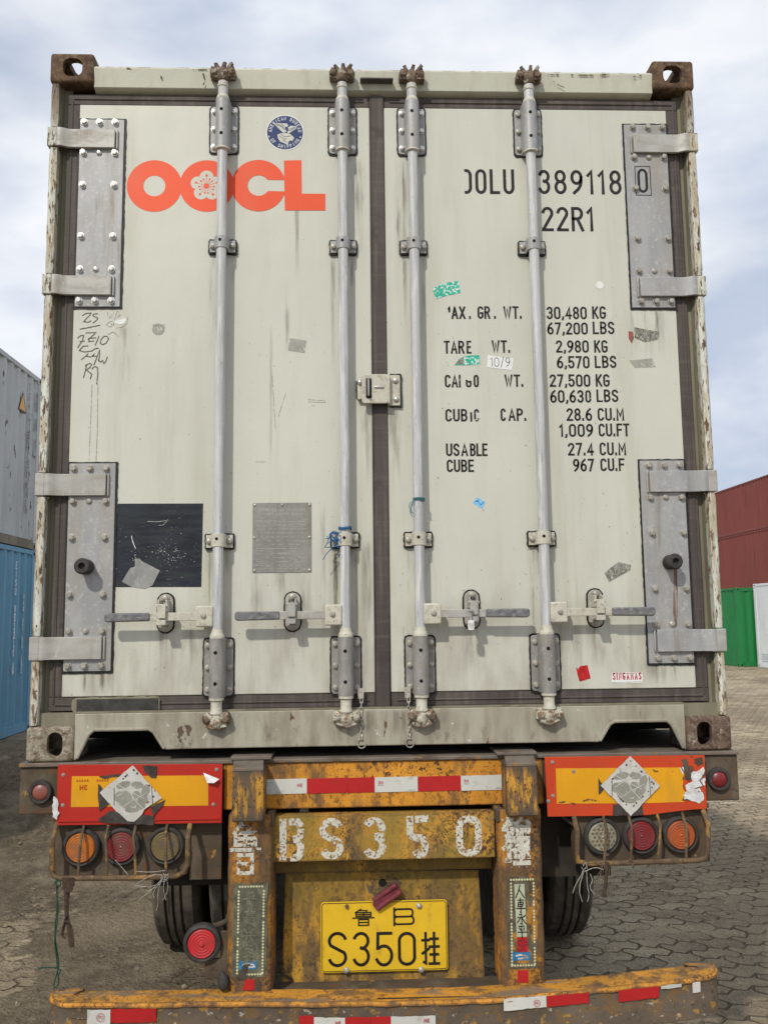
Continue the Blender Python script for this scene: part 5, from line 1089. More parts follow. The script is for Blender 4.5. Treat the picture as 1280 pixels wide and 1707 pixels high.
for i, (a, c, wd) in enumerate((((672, 418), (770, 345), .013), ((690, 450), (790, 375), .013))):
    A_, C_ = W('L', *a, .035), W('L', *c, .035); bm_tube(b, [(A_[0], .044-i*.004, A_[1]), (C_[0], .034, C_[1])], .0085, 10)
bm_prism(b, WS('L', [(668, 430), (675, 405), (770, 340), (795, 375), (715, 430), (690, 458)], .04), .036, .042)
obj('broken_lamp', b, 'plaid', pn)
# light boards, lamps and guards
BY = -.030
def board(s):
    if s < 0:
        P = WS('N1', [(245, 152), (1183, 147), (1178, 478), (250, 492)], BY); Q = WS('N1', [(338, 216), (1103, 211), (1103, 380), (332, 389)], BY-.001)
        P[0] = (-1.0985, P[0][1])
    else:
        P = WS('N2', [(160, 108), (1057, 98), (1070, 400), (1000, 402), (880, 415), (740, 434), (177, 443)], BY); Q = WS('N2', [(222, 172), (940, 166), (944, 215), (935, 260), (948, 310), (942, 360), (700, 367), (228, 370)], BY-.001)
    bd = plate('reflector_board', P, BY, BY+.006, 'redref' if s < 0 else 'redrefr', tr, .001, label=('red and yellow reflector board left of the yellow beam' if s < 0 else 'torn and flaking red and yellow reflector board right of the yellow beam'))
    plate('yellow_field', Q, BY-.0008, BY+.0002, 'yelref', bd)
    return bd
bl, br_ = board(-1), board(1)
boxo('board_spacer', -1.09, -.56, -.023, -.0025, -.19, -.02, 'under', tr); boxo('board_spacer', .56, 1.09, -.023, -.0025, -.19, -.02, 'under', tr)
# lower folded lip of the left board
plate('board_lip', WS('N1', [(262, 463), (1168, 448), (1168, 456), (262, 471)], BY), BY-.004, BY-.001, 'redref', bl)
K3 = BY-.0018
small3m(W('N1', 442, 293, K3)[0]-.036, W('N1', 442, 293, K3)[1], .0170, 'logodkred', K3, bl, flip=True)
st = []
for i in range(10):
    x_ = -1.035+i*.0085+(.024 if i > 4 else 0); st += [[(x_, -.056), (x_+.005, -.056)], [(x_+.0025, -.053), (x_+.0025, -.060)], [(x_, -.0595), (x_+.005, -.0595)]]
lettering('board_lettering', st, .0012, K3, 'logodkred', bl)
for i, (k, x, y) in enumerate((('N1', 291, 208), ('N1', 1150, 178), ('N1', 1132, 374), ('N1', 287, 378), ('N2', 203, 137), ('N2', 207, 325), ('N2', 180, 355), ('N2', 322, 188))):
    p = W(k, x, y, BY); b = new(); bm_lathe(b, (p[0], BY-.0002, p[1]), (0, -1, 0), [(0, .0065), (.0015, .006), (.002, .003), (.0035, .0028), (.0036, 0)], 14); obj('board_screw', b, 'galvdark', bl if k == 'N1' else br_)
# flaked foil on the right board, curled tape ends on the left
plate('peeled_patch', rough_edge(WS('N2', [(948, 262), (985, 245), (985, 190), (1010, 188), (1045, 165), (1055, 180), (1040, 235), (1058, 225), (1060, 262), (1030, 280), (1045, 310), (1055, 340), (1030, 365), (990, 355), (945, 345), (935, 320), (955, 300)], BY-.002), .003, .006, 4), BY-.0022, BY-.001, 'foil', br_, label='white patch where the board film has flaked off')
plate('peeled_patch', rough_edge(WS('N2', [(918, 168), (938, 162), (945, 195), (935, 205), (928, 190)], BY-.002), .001, .006, 4), BY-.0022, BY-.001, 'foil', br_)
plate('rust_patch', rough_edge(WS('N2', [(925, 125), (955, 118), (965, 150), (985, 160), (990, 220), (968, 250), (950, 235), (948, 195), (935, 160)], BY-.002), .003, .006, 5), BY-.0016, BY-.001, 'brown', br_)
plate('rust_patch', rough_edge(WS('N2', [(1000, 120), (1040, 112), (1052, 140), (1020, 155), (1000, 145)], BY-.002), .003, .006, 5), BY-.0016, BY-.001, 'brown', br_)
for q in ([(925, 165), (945, 200), (930, 250), (945, 300), (935, 345)], [(990, 160), (1000, 185)], [(1060, 200), (1030, 240), (1050, 270), (1000, 285)], [(930, 350), (960, 345), (1000, 362)], [(1020, 300), (1060, 315)], [(755, 170), (780, 188), (800, 186)], [(375, 355), (405, 345), (450, 352)], [(240, 362), (280, 358), (330, 370)], [(865, 150), (860, 180), (880, 190)]):
    b = new(); ribbon(b, [W('N2', *p, BY-.002) for p in q], .004, BY-.0026, False); obj('flake_edge', b, 'stainrust', br_)
b = new(); f = [Vector((*W('N1', x, y, BY), 0)) for x, y in ((1075, 195), (1168, 228), (1140, 248), (1100, 250))]
pts = [(f[0].x, BY-.001, f[0].y), (f[1].x, BY-.012, f[1].y), (f[2].x, BY-.020, f[2].y), (f[3].x, BY-.010, f[3].y)]; b.faces.new([b.verts.new(p) for p in pts]); obj('curled_film', b, 'foil', bl)
b = new(); 
for i, q in enumerate((WS('N1', [(490, 218), (560, 205), (640, 205), (600, 215), (520, 228)], BY), WS('N1', [(735, 155), (815, 158), (812, 222), (780, 225), (750, 190)], BY), WS('N1', [(486, 260), (565, 330), (560, 360), (492, 410)], BY), WS('N1', [(486, 455), (560, 405), (800, 440), (798, 490), (690, 482), (500, 474)], BY), WS('N1', [(780, 385), (860, 345), (850, 372), (795, 440)], BY))):
    bm_prism(b, rough_edge(q, .002, .01, i), BY-.003-.0005*i, BY-.0008)
obj('tape_scrap', b, 'darktape', bl)
b = new(); bm_prism(b, rough_edge(WS('N1', [(240, 325), (262, 345), (268, 420), (255, 460), (238, 440), (232, 380)], BY), .003, .008, 3), BY-.006, BY-.002); obj('crumpled_foil', b, 'foil', bl)
bm_ = WS('N2', [(540, 372), (705, 372), (715, 432), (545, 436)], BY); plate('tape_scrap', rough_edge(bm_, .002, .01, 4), BY-.0022, BY-.0008, 'darktape', br_)
plate('tape_scrap', WS('N2', [(460, 225), (475, 250), (500, 275), (475, 310), (462, 318)], BY), BY-.0022, BY-.0008, 'darktape', br_)
# diamond placards
for s in (-1, 1):
    if s < 0:
        P = WS('N1', [(682, 152), (845, 335), (745, 400), (735, 425), (690, 470), (655, 465), (590, 410), (497, 305)], BY); par = bl
    else: P = WS('N2', [(635, 100), (803, 270), (640, 437), (472, 268)], BY); par = br_
    pc = plate('diamond_placard', rough_edge(P, .0012, .012, s+4), BY-.0062, BY-.0044, 'cardwhite', par, label=('crumpled white and grey diamond placard taped on the left reflector board' if s < 0 else 'white and grey diamond placard on the right reflector board'))
    k = 'N1' if s < 0 else 'N2'; cx_, cy_ = (680, 320) if s < 0 else (642, 268); b = new(); rn = random.Random(4+s)
    for i, (dx, dy, rx, ry, rot) in enumerate(((-52, -55, 42, 20, -.3), (25, -55, 34, 20, .1), (70, -20, 22, 40, .3), (-80, 10, 26, 30, .4), (-35, 5, 34, 24, .7), (20, 0, 24, 22, .2), (55, 30, 32, 24, -.5), (-45, 50, 38, 24, .5), (0, 45, 26, 22, -.3), (45, 62, 28, 20, -.3), (-5, 85, 40, 14, 0))):
        pl = []
        for j in range(18):
            a = 2*pi*j/18; q = 1+rn.uniform(-.07, .07); ux, uy = rx*q*cos(a), ry*q*sin(a); pl.append(W(k, cx_+dx+ux*cos(rot)-uy*sin(rot), cy_+dy+ux*sin(rot)+uy*cos(rot), BY-.0066))
        b.faces.new([b.verts.new((x, BY-.0066-i*1e-5, z)) for x, z in pl])
    obj('scratch_panel', b, 'blob', par); b = new()
    for i, q in enumerate(([(-90, -60), (-20, -20), (60, 20)], [(-60, 70), (0, 30), (80, -10)], [(-20, -20), (20, 40), (60, 80)], [(-90, 10), (-30, -30), (20, -50)])):
        ribbon(b, [W(k, cx_+dx, cy_+dy, BY-.007) for dx, dy in q], .0022, BY-.0072-i*.00003, False)
    obj('crease', b, 'cardwhite', par); b = new()
    for i in range(26):
        t_ = rn.random()*4; e = int(t_) % 4; f = t_-int(t_); c4 = ((0, -145), (145, 0), (0, 145), (-145, 0)); ax_, ay_ = c4[e]; bx_, by_ = c4[(e+1) % 4]; px, py = ax_+(bx_-ax_)*f, ay_+(by_-ay_)*f; p = W(k, cx_+px*.93, cy_+py*.93-(4 if s > 0 else 10), BY-.0066)
        if s < 0 and (px < -60 or py > 60): continue
        b.faces.new([b.verts.new((p[0]+x, BY-.0068-i*1e-5, p[1]+z)) for x, z in disc(0, 0, rn.uniform(.002, .0036), 8)])
    for i, q in enumerate(([(-105, -40), (-105, 60)], [(105, -50), (112, 60)])): ribbon(b, [W(k, cx_+dx, cy_+dy, BY-.007) for dx, dy in q], .0018, BY-.0075, False)
    obj('printed_speck', b, 'darktape', par)
# side marker lamps
for s, m_ in ((-1, 'pinklens'), (1, 'redlens')):
    b = new(); c = (s*1.160, -.002, -.0955); bm_lathe(b, c, (0, -1, 0), [(0, .040), (.010, .040), (.017, .036), (.017, .028), (.010, .0275)], 32)
    h = obj('side_lamp', b, 'rubber', tr, label='small round %s lamp on the %s end of the beam' % ('faded pink' if s < 0 else 'red', 'left' if s < 0 else 'right'))
    b = new(); bm_lathe(b, c, (0, -1, 0), [(.008, .0272), (.013, .0265), (.018, .021), (.021, .012), (.0215, 0)], 28); obj('lens', b, m_, h)
# lamp boxes
def lamp(x, m_, what, seg=False):
    c = (x, -.004, -.2775); b = new(); bm_lathe(b, c, (0, -1, 0), [(0, .063), (.014, .063), (.020, .060), (.023, .056), (.022, .0515), (.014, .050)], 36)
    h = obj('rear_lamp', b, 'rubber', tr, label=what); b = new()
    pr = [(.012, .0498), (.018, .049), (.022, .046)]; 
    for i in range(10): r = .044-.0042*i; pr.append((.0235+.0008*((i+1) % 2), r))
    pr.append((.0265, 0)); bm_lathe(b, c, (0, -1, 0), pr, 36); l = obj('lens', b, m_, h, ang=20)
    if seg:
        b = new(); 
        for q in range(-4, 5):
            for r in range(-4, 5):
                px = (q+r*.5)*.0145; pz = r*.0126
                if math.hypot(px, pz) < .041: bm_cyl(b, (x+px, -.0268, -.2775+pz), (x+px, -.0285, -.2775+pz), .0062, .0045, 6)
        obj('lens_cell', b, 'dimlens', h)
def lampbox(s):
    x0, x1 = (-1.118, -.668) if s < 0 else (.650, 1.118)
    bx_ = boxo('lamp_box', x0, x1, -.003, .055, -.376 if s < 0 else -.372, -.1715, 'brown', tr, .004, label='muddy lamp panel under the %s reflector board' % ('left' if s < 0 else 'right'))
    if s < 0: boxo('mud_splash', -.664, -.556, .02, .03, -.40, -.1715, 'brown', tr)
    L = ((-1.018, 'amber', 'amber rear lamp on the far left'), (-.884, 'redlens', 'dark red rear lamp between the amber and dull lamps'), (-.737, 'dimlens', 'dull brown rear lamp of the left panel')) if s < 0 else ((.742, 'clearlens', 'clear honeycomb rear lamp of the right panel'), (.876, 'redlens', 'red rear lamp between honeycomb and orange lamps'), (1.013, 'orangelens', 'orange rear lamp on the far right'))
    for x, m_, wh in L: lamp(x, m_, wh, m_ == 'clearlens')
lampbox(-1); lampbox(1)
for s in (-1, 1):
    gy = -.062
    if s < 0: P = [(-1.098, -.01, -.186), (-1.098, gy, -.235), (-1.098, gy, -.335), (-1.092, gy, -.352), (-1.072, gy, -.362), (-.95, gy, -.364), (-.82, gy, -.366), (-.695, gy, -.364), (-.668, gy, -.352), (-.655, gy, -.325), (-.656, gy, -.245), (-.656, -.01, -.195)]
    else: P = [(.645, -.01, -.195), (.645, gy, -.245), (.641, gy, -.32), (.645, gy, -.345), (.672, gy, -.353), (.80, gy, -.354), (.93, gy, -.352), (1.055, gy, -.351), (1.078, gy, -.342), (1.086, gy, -.322), (1.094, gy, -.235), (1.094, -.01, -.186)]
    b = new(); bm_tube(b, P, .0088, 10); g = obj('lamp_guard', b, 'guard', tr, label='bent tube guard over the %s lamps' % ('left' if s < 0 else 'right'))
    Bx = ((-1.008, -1.012), (-.927, -.918), (-.836, -.824), (-.732, -.725)) if s < 0 else ((.745, .733), (.833, .822), (.932, .915), (1.020, 1.011))
    for xa, xb in Bx:
        b = new(); bm_tube(b, [(xa, -.012, -.192), (xa, gy+.006, -.240), ((xa+xb)/2+.001, gy-.001, -.28), (xb, gy, -.358 if s < 0 else -.349)], .0048, 8); obj('guard_bar', b, 'guard', g)
# bracket stubs beside the guards
for s in (-1, 1): boxo('guard_bracket', *sorted((s*1.062, s*1.115)), -.026, .02, -.188, -.172, 'brown', tr, .003)
# round red lamp on an arm by the left upright
b = new(); c = (-.6085, -.02, -.583); n = (0.03, -1, .0)
bm_lathe(b, c, n, [(-.012, .040), (0, .060), (.018, .063), (.030, .060), (.034, .052), (.028, .047)], 40); h = obj('fog_lamp', b, 'rubber', tr, label='round bright red lamp with ribbed lens on an arm left of the left upright')
b = new(); pr = [(.026, .0468), (.032, .045)]
for i in range(9): pr.append((.0335+.0012*((i+1) % 2), .042-.0044*i))
pr += [(.040, .006), (.041, 0)]; bm_lathe(b, c, n, pr, 40); obj('lens', b, 'brightred', h, ang=20)
b = new(); bm_tube(b, [(-.5785, -.0, -.545), (-.555, -.01, -.535), (-.53, -.02, -.522), (-.522, -.02, -.50)], .010, 8); bm_box(b, -.55, -.5245, -.03, -.02, -.72, -.55); bm_box(b, -.60, -.5245, -.034, -.02, -.70, -.636); obj('lamp_arm', b, 'brown', tr, .003)
b = new(); bm_lathe(b, (-.538, -.078, -.655), (.12, 0, -1), [(0, .003), (.01, .010), (.035, .019), (.052, .017), (.062, .008), (.066, 0)], 16); obj('rubber_flap', b, 'rubber', tr)
# bumper: a bent channel following a measured line
path = []
for x, z, y in ((-1.085, -.714, -.055), (-1.082, -.714, -.09), (-1.068, -.715, -.125), (-1.04, -.717, -.145), (-.95, -.722, -.150), (-.80, -.7255, -.15), (-.58, -.727, -.150), (-.38, -.732, -.150), (-.2, -.738, -.150), (0, -.741, -.15), (.2, -.742, -.150), (.33, -.741, -.150), (.42, -.735, -.150), (.58, -.726, -.150), (.72, -.717, -.15), (.86, -.707, -.148), (.98, -.699, -.145), (1.035, -.695, -.138), (1.07, -.692, -.12), (1.088, -.690, -.09), (1.092, -.689, -.05)): path.append(Vector((x, y, z)))
rn = random.Random(12)
def bump_ribbon(name, prof, mat, par, bev=.004, jit=.0012, seg=6, label=None):
    b = new(); rings = []; pts = []
    for a, c in zip(path, path[1:]):
        n = max(1, int((c-a).length/.03)); pts += [a.lerp(c, i/n) for i in range(n)]
    pts.append(path[-1])
    for i, p in enumerate(pts):
        d = (pts[min(i+1, len(pts)-1)]-pts[max(i-1, 0)]); d.z = 0; d.normalize(); inn = Vector((-d.y, d.x, 0)); j = rn.uniform(-jit, jit)
        rings.append([b.verts.new(p+inn*(u+j)+Vector((0, 0, v+j*.6))) for u, v in prof])
    for P, Q in zip(rings, rings[1:]):
        for k in range(len(P)): b.faces.new((P[k], P[(k+1) % len(P)], Q[(k+1) % len(P)], Q[k]))
    b.faces.new(rings[0]); b.faces.new(rings[-1]); return obj(name, b, mat, par, 0, label=label, ang=50)
bu = bump_ribbon('bumper', [(.0, -.004), (.004, -.012), (.003, -.06), (.005, -.122), (.02, -.130), (.06, -.131), (.06, -.126), (.014, -.120), (.012, -.012)], 'bumpface', tr, label='mud covered rear bumper with reflective tape pieces')
bump_ribbon('bumper_top', [(.0, -.0035), (.006, .0015), (.016, .002), (.10, .004), (.10, -.008), (.013, -.010)], 'yelbump', bu)
bump_ribbon('bumper_edge', [(-.0015, -.010), (-.001, -.003), (.004, .0025), (.010, .0028), (.004, -.006)], 'yelcap' if False else 'yel', bu, jit=.0016)
# dented slot between the uprights
b = new(); bm_prism(b, [(-.345, 0), (.27, 0), (.20, .006), (-.25, .006)], 0, .001) ; b.free()
b = new(); P = [(-.34, -.128), (-.2, -.126), (0, -.127), (.16, -.126), (.31, -.129), (.18, -.120), (0, -.117), (-.2, -.118)]
F_ = [b.verts.new((x, y, -.7345-.0008*0+( -.0040 if abs(x) < .25 else -.0005))) for x, y in P]; b.faces.new(F_); obj('bumper_dent', b, 'hole', bu)
boxo('bumper_bracket', -.54, .54, -.05, .07, -.80, -.752, 'brown', tr)
for s in (-1, 1): boxo('bumper_arm', *sorted((s*.39, s*.51)), -.04, .8, -.78, -.70, 'under', tr) if False else None
# mud patch on the bumper's top beside the posts
b = new(); P = WS('N7', [(550, 195), (640, 190), (665, 225), (655, 245), (560, 242), (575, 215)], -.1)
# tapes on the face
def face_pt(x, z):  # point on the bumper's face for a given x
    for a, c in zip(path, path[1:]):
        if a.x <= x <= c.x: t_ = (x-a.x)/(c.x-a.x); return a.lerp(c, t_)
    return path[0] if x < 0 else path[-1]
def tape(x0, x1, za, zb, mat, lab=None, seed=0):
    b = new(); n = max(2, int((x1-x0)/.012)); T_, B_ = [], []; r2 = random.Random(seed)
    for i in range(n+1):
        x = x0+(x1-x0)*i/n; p = face_pt(x, 0); q = r2.uniform(-.001, .001); T_.append(b.verts.new((x, p.y-.0030+q*.8, p.z+za+q))); B_.append(b.verts.new((x, p.y-.0015-q*.8, p.z+zb-q)))
    for i in range(n): b.faces.new((T_[i], B_[i], B_[i+1], T_[i+1]))
    o = obj('bumper_tape', b, mat, bu, label=lab)
for x0, x1, za, zb, m_ in ((-.945, -.873, -.012, -.062, 'whitetape'), (-.872, -.731, -.010, -.052, 'redtape'), (-.283, -.238, -.034, -.09, 'redtape'), (-.237, -.139, -.040, -.09, 'whitetape'), (-.138, -.059, -.040, -.09, 'redtape'), (.006, .148, -.040, -.09, 'whitetape'), (-.058, .005, -.040, -.09, 'redtape'),
   (.366, .503, .000, -.036, 'whitetape'), (.504, .640, -.002, -.036, 'redtape'), (.736, .869, -.006, -.042, 'redtape'), (.876, .944, -.006, -.018, 'whitetape'), (.980, 1.007, -.008, -.040, 'whitetape'), (-1.0, -.947, -.022, -.040, 'bumpface')):
    tape(x0, x1, za, zb, m_, None, int(x0*100))
small3m(-.170, -.800, .012, 'logored', -.1562, bu, mir=True); small3m(.110, -.800, .012, 'logored', -.1562, bu, mir=True)
def ring_mark(cx_, cz_, y, r): lettering('tape_mark', [[(cx_+r*cos(a*pi/8), cz_+r*sin(a*pi/8)) for a in range(17)], [(cx_-r*.5, cz_-r*.4), (cx_-r*.5, cz_+r*.4), (cx_+r*.1, cz_+r*.4), (cx_+r*.1, cz_), (cx_-r*.5, cz_)], [(cx_+r*.2, cz_-r*.4), (cx_+r*.6, cz_+r*.3)]], .0013, y, 'logored', bu, dy=.0003)
ring_mark(-.903, -.757, -.1560, .012); ring_mark(.472, -.752, -.1565, .010)
# running gear
def wheel(x0, x1, yc, r, lab=None):
    zc = GZ+r-.01; prof = []; w_ = x1-x0
    pr = [(0, r*.60), (0, r*.78), (.012, r*.90), (.03, r*.975), (.045, r*.992)]
    g = [(.3, .985), (.325, .955), (.345, .955), (.37, .992), (.47, 1), (.485, .965), (.515, .965), (.53, 1), (.63, .992), (.655, .955), (.675, .955), (.7, .985)]
    pr = [(0, r*.56), (.004, r*.70), (.0, r*.82), (.010, r*.93), (.028, r*.978)]+[(w_*a, r*c) for a, c in g if .028 < w_*a < w_-.028]+[(w_-.028, r*.978), (w_-.010, r*.93), (w_, r*.82), (w_-.004, r*.70), (w_, r*.56)]
    b = new(); bm_lathe(b, (x0, yc, zc), (1, 0, 0), pr, 72); o = obj('wheel', b, 'tyre', tr, label=lab)
    b = new(); bm_lathe(b, (x0, yc, zc), (1, 0, 0), [(.03, r*.555), (.02, r*.50), (.09, r*.40), (.09, r*.18), (.06, r*.16), (.06, 0)], 28); obj('rim', b, 'under', o)
for yc in (1.98, 3.29):
    for s in (-1, 1):
        for a, c in ((.885, 1.125), (.60, .84)): wheel(*sorted((s*a, s*c)), yc, .50)
    b = new(); bm_cyl(b, (-1.1, yc, GZ+.49), (1.1, yc, GZ+.49), .075, n=20); obj('axle', b, 'under', tr)
for s in (-1, 1):
    b = new(); bm_tube(b, [(s*.46, 1.15, -.41), (s*.46, 1.4, -.60), (s*.46, 2.6, -.62), (s*.46, 2.9, -.41)], .05, 8); obj('spring', b, 'under', tr)
b = new(); bm_tube(b, [(-.86, .62, -.172), (-.86, .60, -.5), (-.85, .63, -.70)], .0045, 6); obj('hanging_rod', b, 'wire', tr)
b = new(); bm_tube(b, [(.585, .02, -.176), (.615, .0, -.215), (.655, .0, -.245)], .007, 8); obj('cable', b, 'rubber', tr)
b = new(); bm_lathe(b, (.565, .35, -.44), (0, -1, 0), [(0, .03), (.03, .03), (.035, .02)], 12); bm_box(b, .25, .37, .45, .5, -.62, -.37); bm_box(b, .30, .36, .2, .25, -.42, -.38); obj('brake_chamber', b, 'under', tr)
boxo('air_tank', -.30, .30, .75, 1.1, -.45, -.2, 'under', tr, .08)
# ================================================================= LOOSE THINGS ON THE BACK
def gtube(name, pts_list, r, mat, label, cat, n=6, group=None, parent=None):
    b = new()
    for p in pts_list: bm_tube(b, p, r, n)
    o = obj(name, b, mat, parent); 
    if label and not parent: tag(o, label, cat, group)
    return o
def W3(k, x, y, d): p = W(k, x, y, d); return (p[0], d, p[1])
def smooth(P, it=2):
    for _ in range(it):
        Q = [P[0]]
        for a, c in zip(P, P[1:]): a_, c_ = Vector(a), Vector(c); Q += [tuple(a_*.75+c_*.25), tuple(a_*.25+c_*.75)]
        P = Q+[P[-1]]
    return P
y = -.078
gtube('green_cord', [smooth([W3('N9', *p, y) for p in ((312, 905), (305, 930), (318, 900), (345, 905), (340, 930), (318, 940), (325, 1040), (308, 1180), (315, 1260), (335, 1370), (325, 1410), (300, 1490), (315, 1508), (335, 1470), (325, 1420))]),
   smooth([W3('N9', *p, y-.004) for p in ((322, 890), (318, 960), (330, 1050), (322, 1150), (305, 1240), (322, 1340), (322, 1400), (345, 1400), (330, 1430))]), smooth([W3('N9', *p, y-.002) for p in ((320, 1392), (280, 1387), (250, 1388), (215, 1394))])], .0022, 'green_cord', 'thin green cord hanging from the left lamp guard down to the bumper', 'cord')
b = new(); 
def strip(b, P, ws, y):
    L = []
    for (k, x, yy), w_ in zip(P, ws): p = W(k, x, yy, y); L.append((p, w_))
    a0 = []
    for i, (p, w_) in enumerate(L):
        dy = .004*sin(i*1.7); a0.append([b.verts.new((p[0]-w_, y+dy, p[1])), b.verts.new((p[0], y+dy-.006, p[1])), b.verts.new((p[0]+w_, y+dy, p[1])), b.verts.new((p[0], y+dy+.005, p[1]))])
    for A_, B_ in zip(a0, a0[1:]):
        for k in range(4): b.faces.new((A_[k], A_[(k+1) % 4], B_[(k+1) % 4], B_[k]))
    b.faces.new(a0[0]); b.faces.new(a0[-1])
strip(b, [('N9', 385, 885), ('N9', 385, 930), ('N9', 378, 960), ('N9', 378, 1040), ('N9', 375, 1110), ('N9', 392, 1170), ('N9', 402, 1215), ('N9', 405, 1270)], [.020, .020, .010, .008, .007, .009, .010, .010], -.076)
strip(b, [('N9', 375, 1100), ('N9', 355, 1170), ('N9', 350, 1205), ('N9', 370, 1222)], [.005, .005, .006, .004], -.082); bm_tube(b, smooth([W3('N9', *p, -.097) for p in ((350, 940), (370, 962), (395, 965), (408, 945))]), .003, 6)
bm_tube(b, smooth([W3('N9', *p, -.096) for p in ((362, 1125), (378, 1135), (392, 1118))]), .0025, 6)
tag(obj('cloth_strap', b, 'strap', None), 'short muddy cloth strap knotted round the left lamp guard', 'strap')
def wires(name, k, lists, lab, mat='wire', r=.0013, y=-.074):
    return gtube(name, [smooth([W3(k, *p, y-.003*i % .012) for p in q], 1) for i, q in enumerate(lists)], r, mat, lab, 'wire', 5)
wires('tie_wire', 'N1', [[(500, 830), (510, 800), (525, 830), (505, 820)], [(505, 830), (480, 870), (445, 909)], [(515, 835), (530, 880), (560, 912)]], 'thin rusty wire tied to the middle of the left lamp guard')
b_ = wires('tie_wire', 'N1', [[(865, 770), (780, 860), (720, 905)], [(860, 775), (800, 840), (690, 830)], [(855, 780), (790, 870), (800, 900)], [(850, 780), (830, 830), (752, 865)], [(700, 750), (780, 755), (860, 745)], [(845, 770), (790, 765), (700, 820)], [(860, 780), (850, 850), (865, 912)], [(845, 790), (820, 860), (822, 930), (812, 970)], [(870, 790), (880, 850), (850, 910)], [(580, 685), (620, 730), (655, 770)],
   [(845, 770), (835, 800), (860, 810), (885, 775), (860, 765)], [(850, 760), (875, 790), (850, 800)], [(835, 780), (860, 790), (880, 760)]], 'tangle of wire ends under the dull left rear lamp', 'wirebright', .0011)
wires('tie_wire', 'N2', [[(365, 725), (380, 745), (330, 830), (318, 872)], [(395, 745), (398, 830), (410, 880), (400, 920)], [(380, 745), (350, 850), (370, 920)], [(415, 765), (430, 800), (410, 840), (440, 880)], [(375, 720), (390, 690), (400, 735)], [(385, 750), (440, 725), (490, 740)], [(385, 700), (400, 720), (380, 740)]], 'pale bent wire ends at the inner corner of the right lamp guard', 'wirebright', .0014)
wires('tie_wire', 'N2', [[(480, 690), (490, 720), (440, 800), (450, 830)], [(500, 700), (480, 780), (520, 830), (530, 880)], [(510, 700), (530, 760), (470, 810), (500, 860)], [(515, 700), (500, 760), (515, 850)], [(470, 700), (500, 690), (530, 700), (500, 715), (470, 700)], [(485, 730), (465, 790), (430, 860)], [(520, 710), (525, 790), (540, 860)], [(495, 650), (530, 655), (490, 665)], [(440, 705), (500, 720), (440, 735)], [(400, 700), (440, 690), (460, 710), (420, 715)]], 'rusty wire knot beside the honeycomb lamp on the right lamp guard', 'wire', .0013)
b = new(); bm_tube(b, smooth([W3('N2', *p, -.085) for p in ((508, 700), (505, 780), (498, 850), (492, 890))]), .006, 8); bm_lathe(b, W3('N2', 492, 870, -.085), (0, 0, -1), [(0, .006), (.004, .009), (.012, .009), (.014, .004)], 10); tag(obj('cord_stub', b, 'strap'), 'short dark cord stub with a blunt tip hanging from the right lamp guard', 'cord')
wires('tie_wire', 'N2', [[(640, 680), (625, 700), (645, 722), (662, 700), (640, 682)], [(655, 715), (680, 770), (688, 820)], [(650, 720), (665, 745), (690, 750)]], 'single wire loop and tail under the right red lamp', 'wire', .0016)
# blue rope tangle on the second bar
rn = random.Random(3); L_ = []
cx_, cz_ = W('E', 520, 1072, -.02)
for i in range(26):
    P = []; a = rn.random()*6; q = Vector((cx_+rn.gauss(0, .008), -.018+rn.gauss(0, .006), cz_+rn.gauss(0, .010)))
    for j in range(5): P.append(tuple(q)); a += rn.uniform(-1.6, 1.6); q = q+Vector((cos(a), rn.uniform(-.4, .4), sin(a)))*rn.uniform(.006, .013)
    L_.append(smooth(P, 1))
for q in ([(520, 1085), (470, 1100), (450, 1130), (490, 1125)], [(520, 1110), (470, 1150), (442, 1195)], [(530, 1120), (540, 1150), (525, 1175)], [(500, 1060), (475, 1075), (465, 1105)]): L_.append(smooth([W3('E', *p, -.02) for p in q], 1))
for k in range(3): L_.append([(-.130+.0225*cos(a*pi/8), -.014-.0225*sin(a*pi/8), .786+k*.0035+.002*sin(a)) for a in range(-2, 11)])
gtube('blue_rope', L_, .0015, 'bluerope', 'frayed blue rope tangle tied round the second locking bar', 'rope', 5)
L_ = [[(.133+.021*cos(a*pi/8), -.014-.021*sin(a*pi/8), .887+k*.004) for a in range(-2, 11)] for k in range(3)]
for q in ([(925, 880), (902, 895), (905, 925), (925, 950)], [(925, 885), (915, 910), (905, 940), (920, 965)], [(960, 880), (985, 882)], [(930, 878), (910, 905), (915, 945)]): L_.append(smooth([W3('E', *p, -.03) for p in q], 1))
gtube('teal_string', L_, .0014, 'tealrope', 'short teal string tied round the third locking bar', 'string', 5)
# bolt seal on the third handle
sx_ = W('I', 1233, 320, -.05)[0]
t_ = empty('bolt_seal', (sx_, -.055, .44), 'small white bolt seal hanging from the catch of the third handle', 'seal')
b = new(); bm_prism(b, rrect(sx_-.0105, sx_+.0105, .428, .462, .004), -.064, -.048); obj('seal_body', b, 'white', t_, .002)
b = new(); bm_cyl(b, (sx_, -.056, .462), (sx_, -.056, .492), .0045, n=10); bm_lathe(b, (sx_, -.056, .490), (0, 0, 1), [(0, .004), (.003, .009), (.008, .009), (.010, .003)], 12); obj('seal_pin', b, 'galv', t_)
lettering('seal_lettering', [[(sx_-.006, .436), (sx_-.006, .452)], [(sx_-.002, .436), (sx_-.002, .452)], [(sx_+.002, .434), (sx_+.002, .450)], [(sx_+.006, .436), (sx_+.006, .452)]], .0012, -.0645, 'marker', t_)
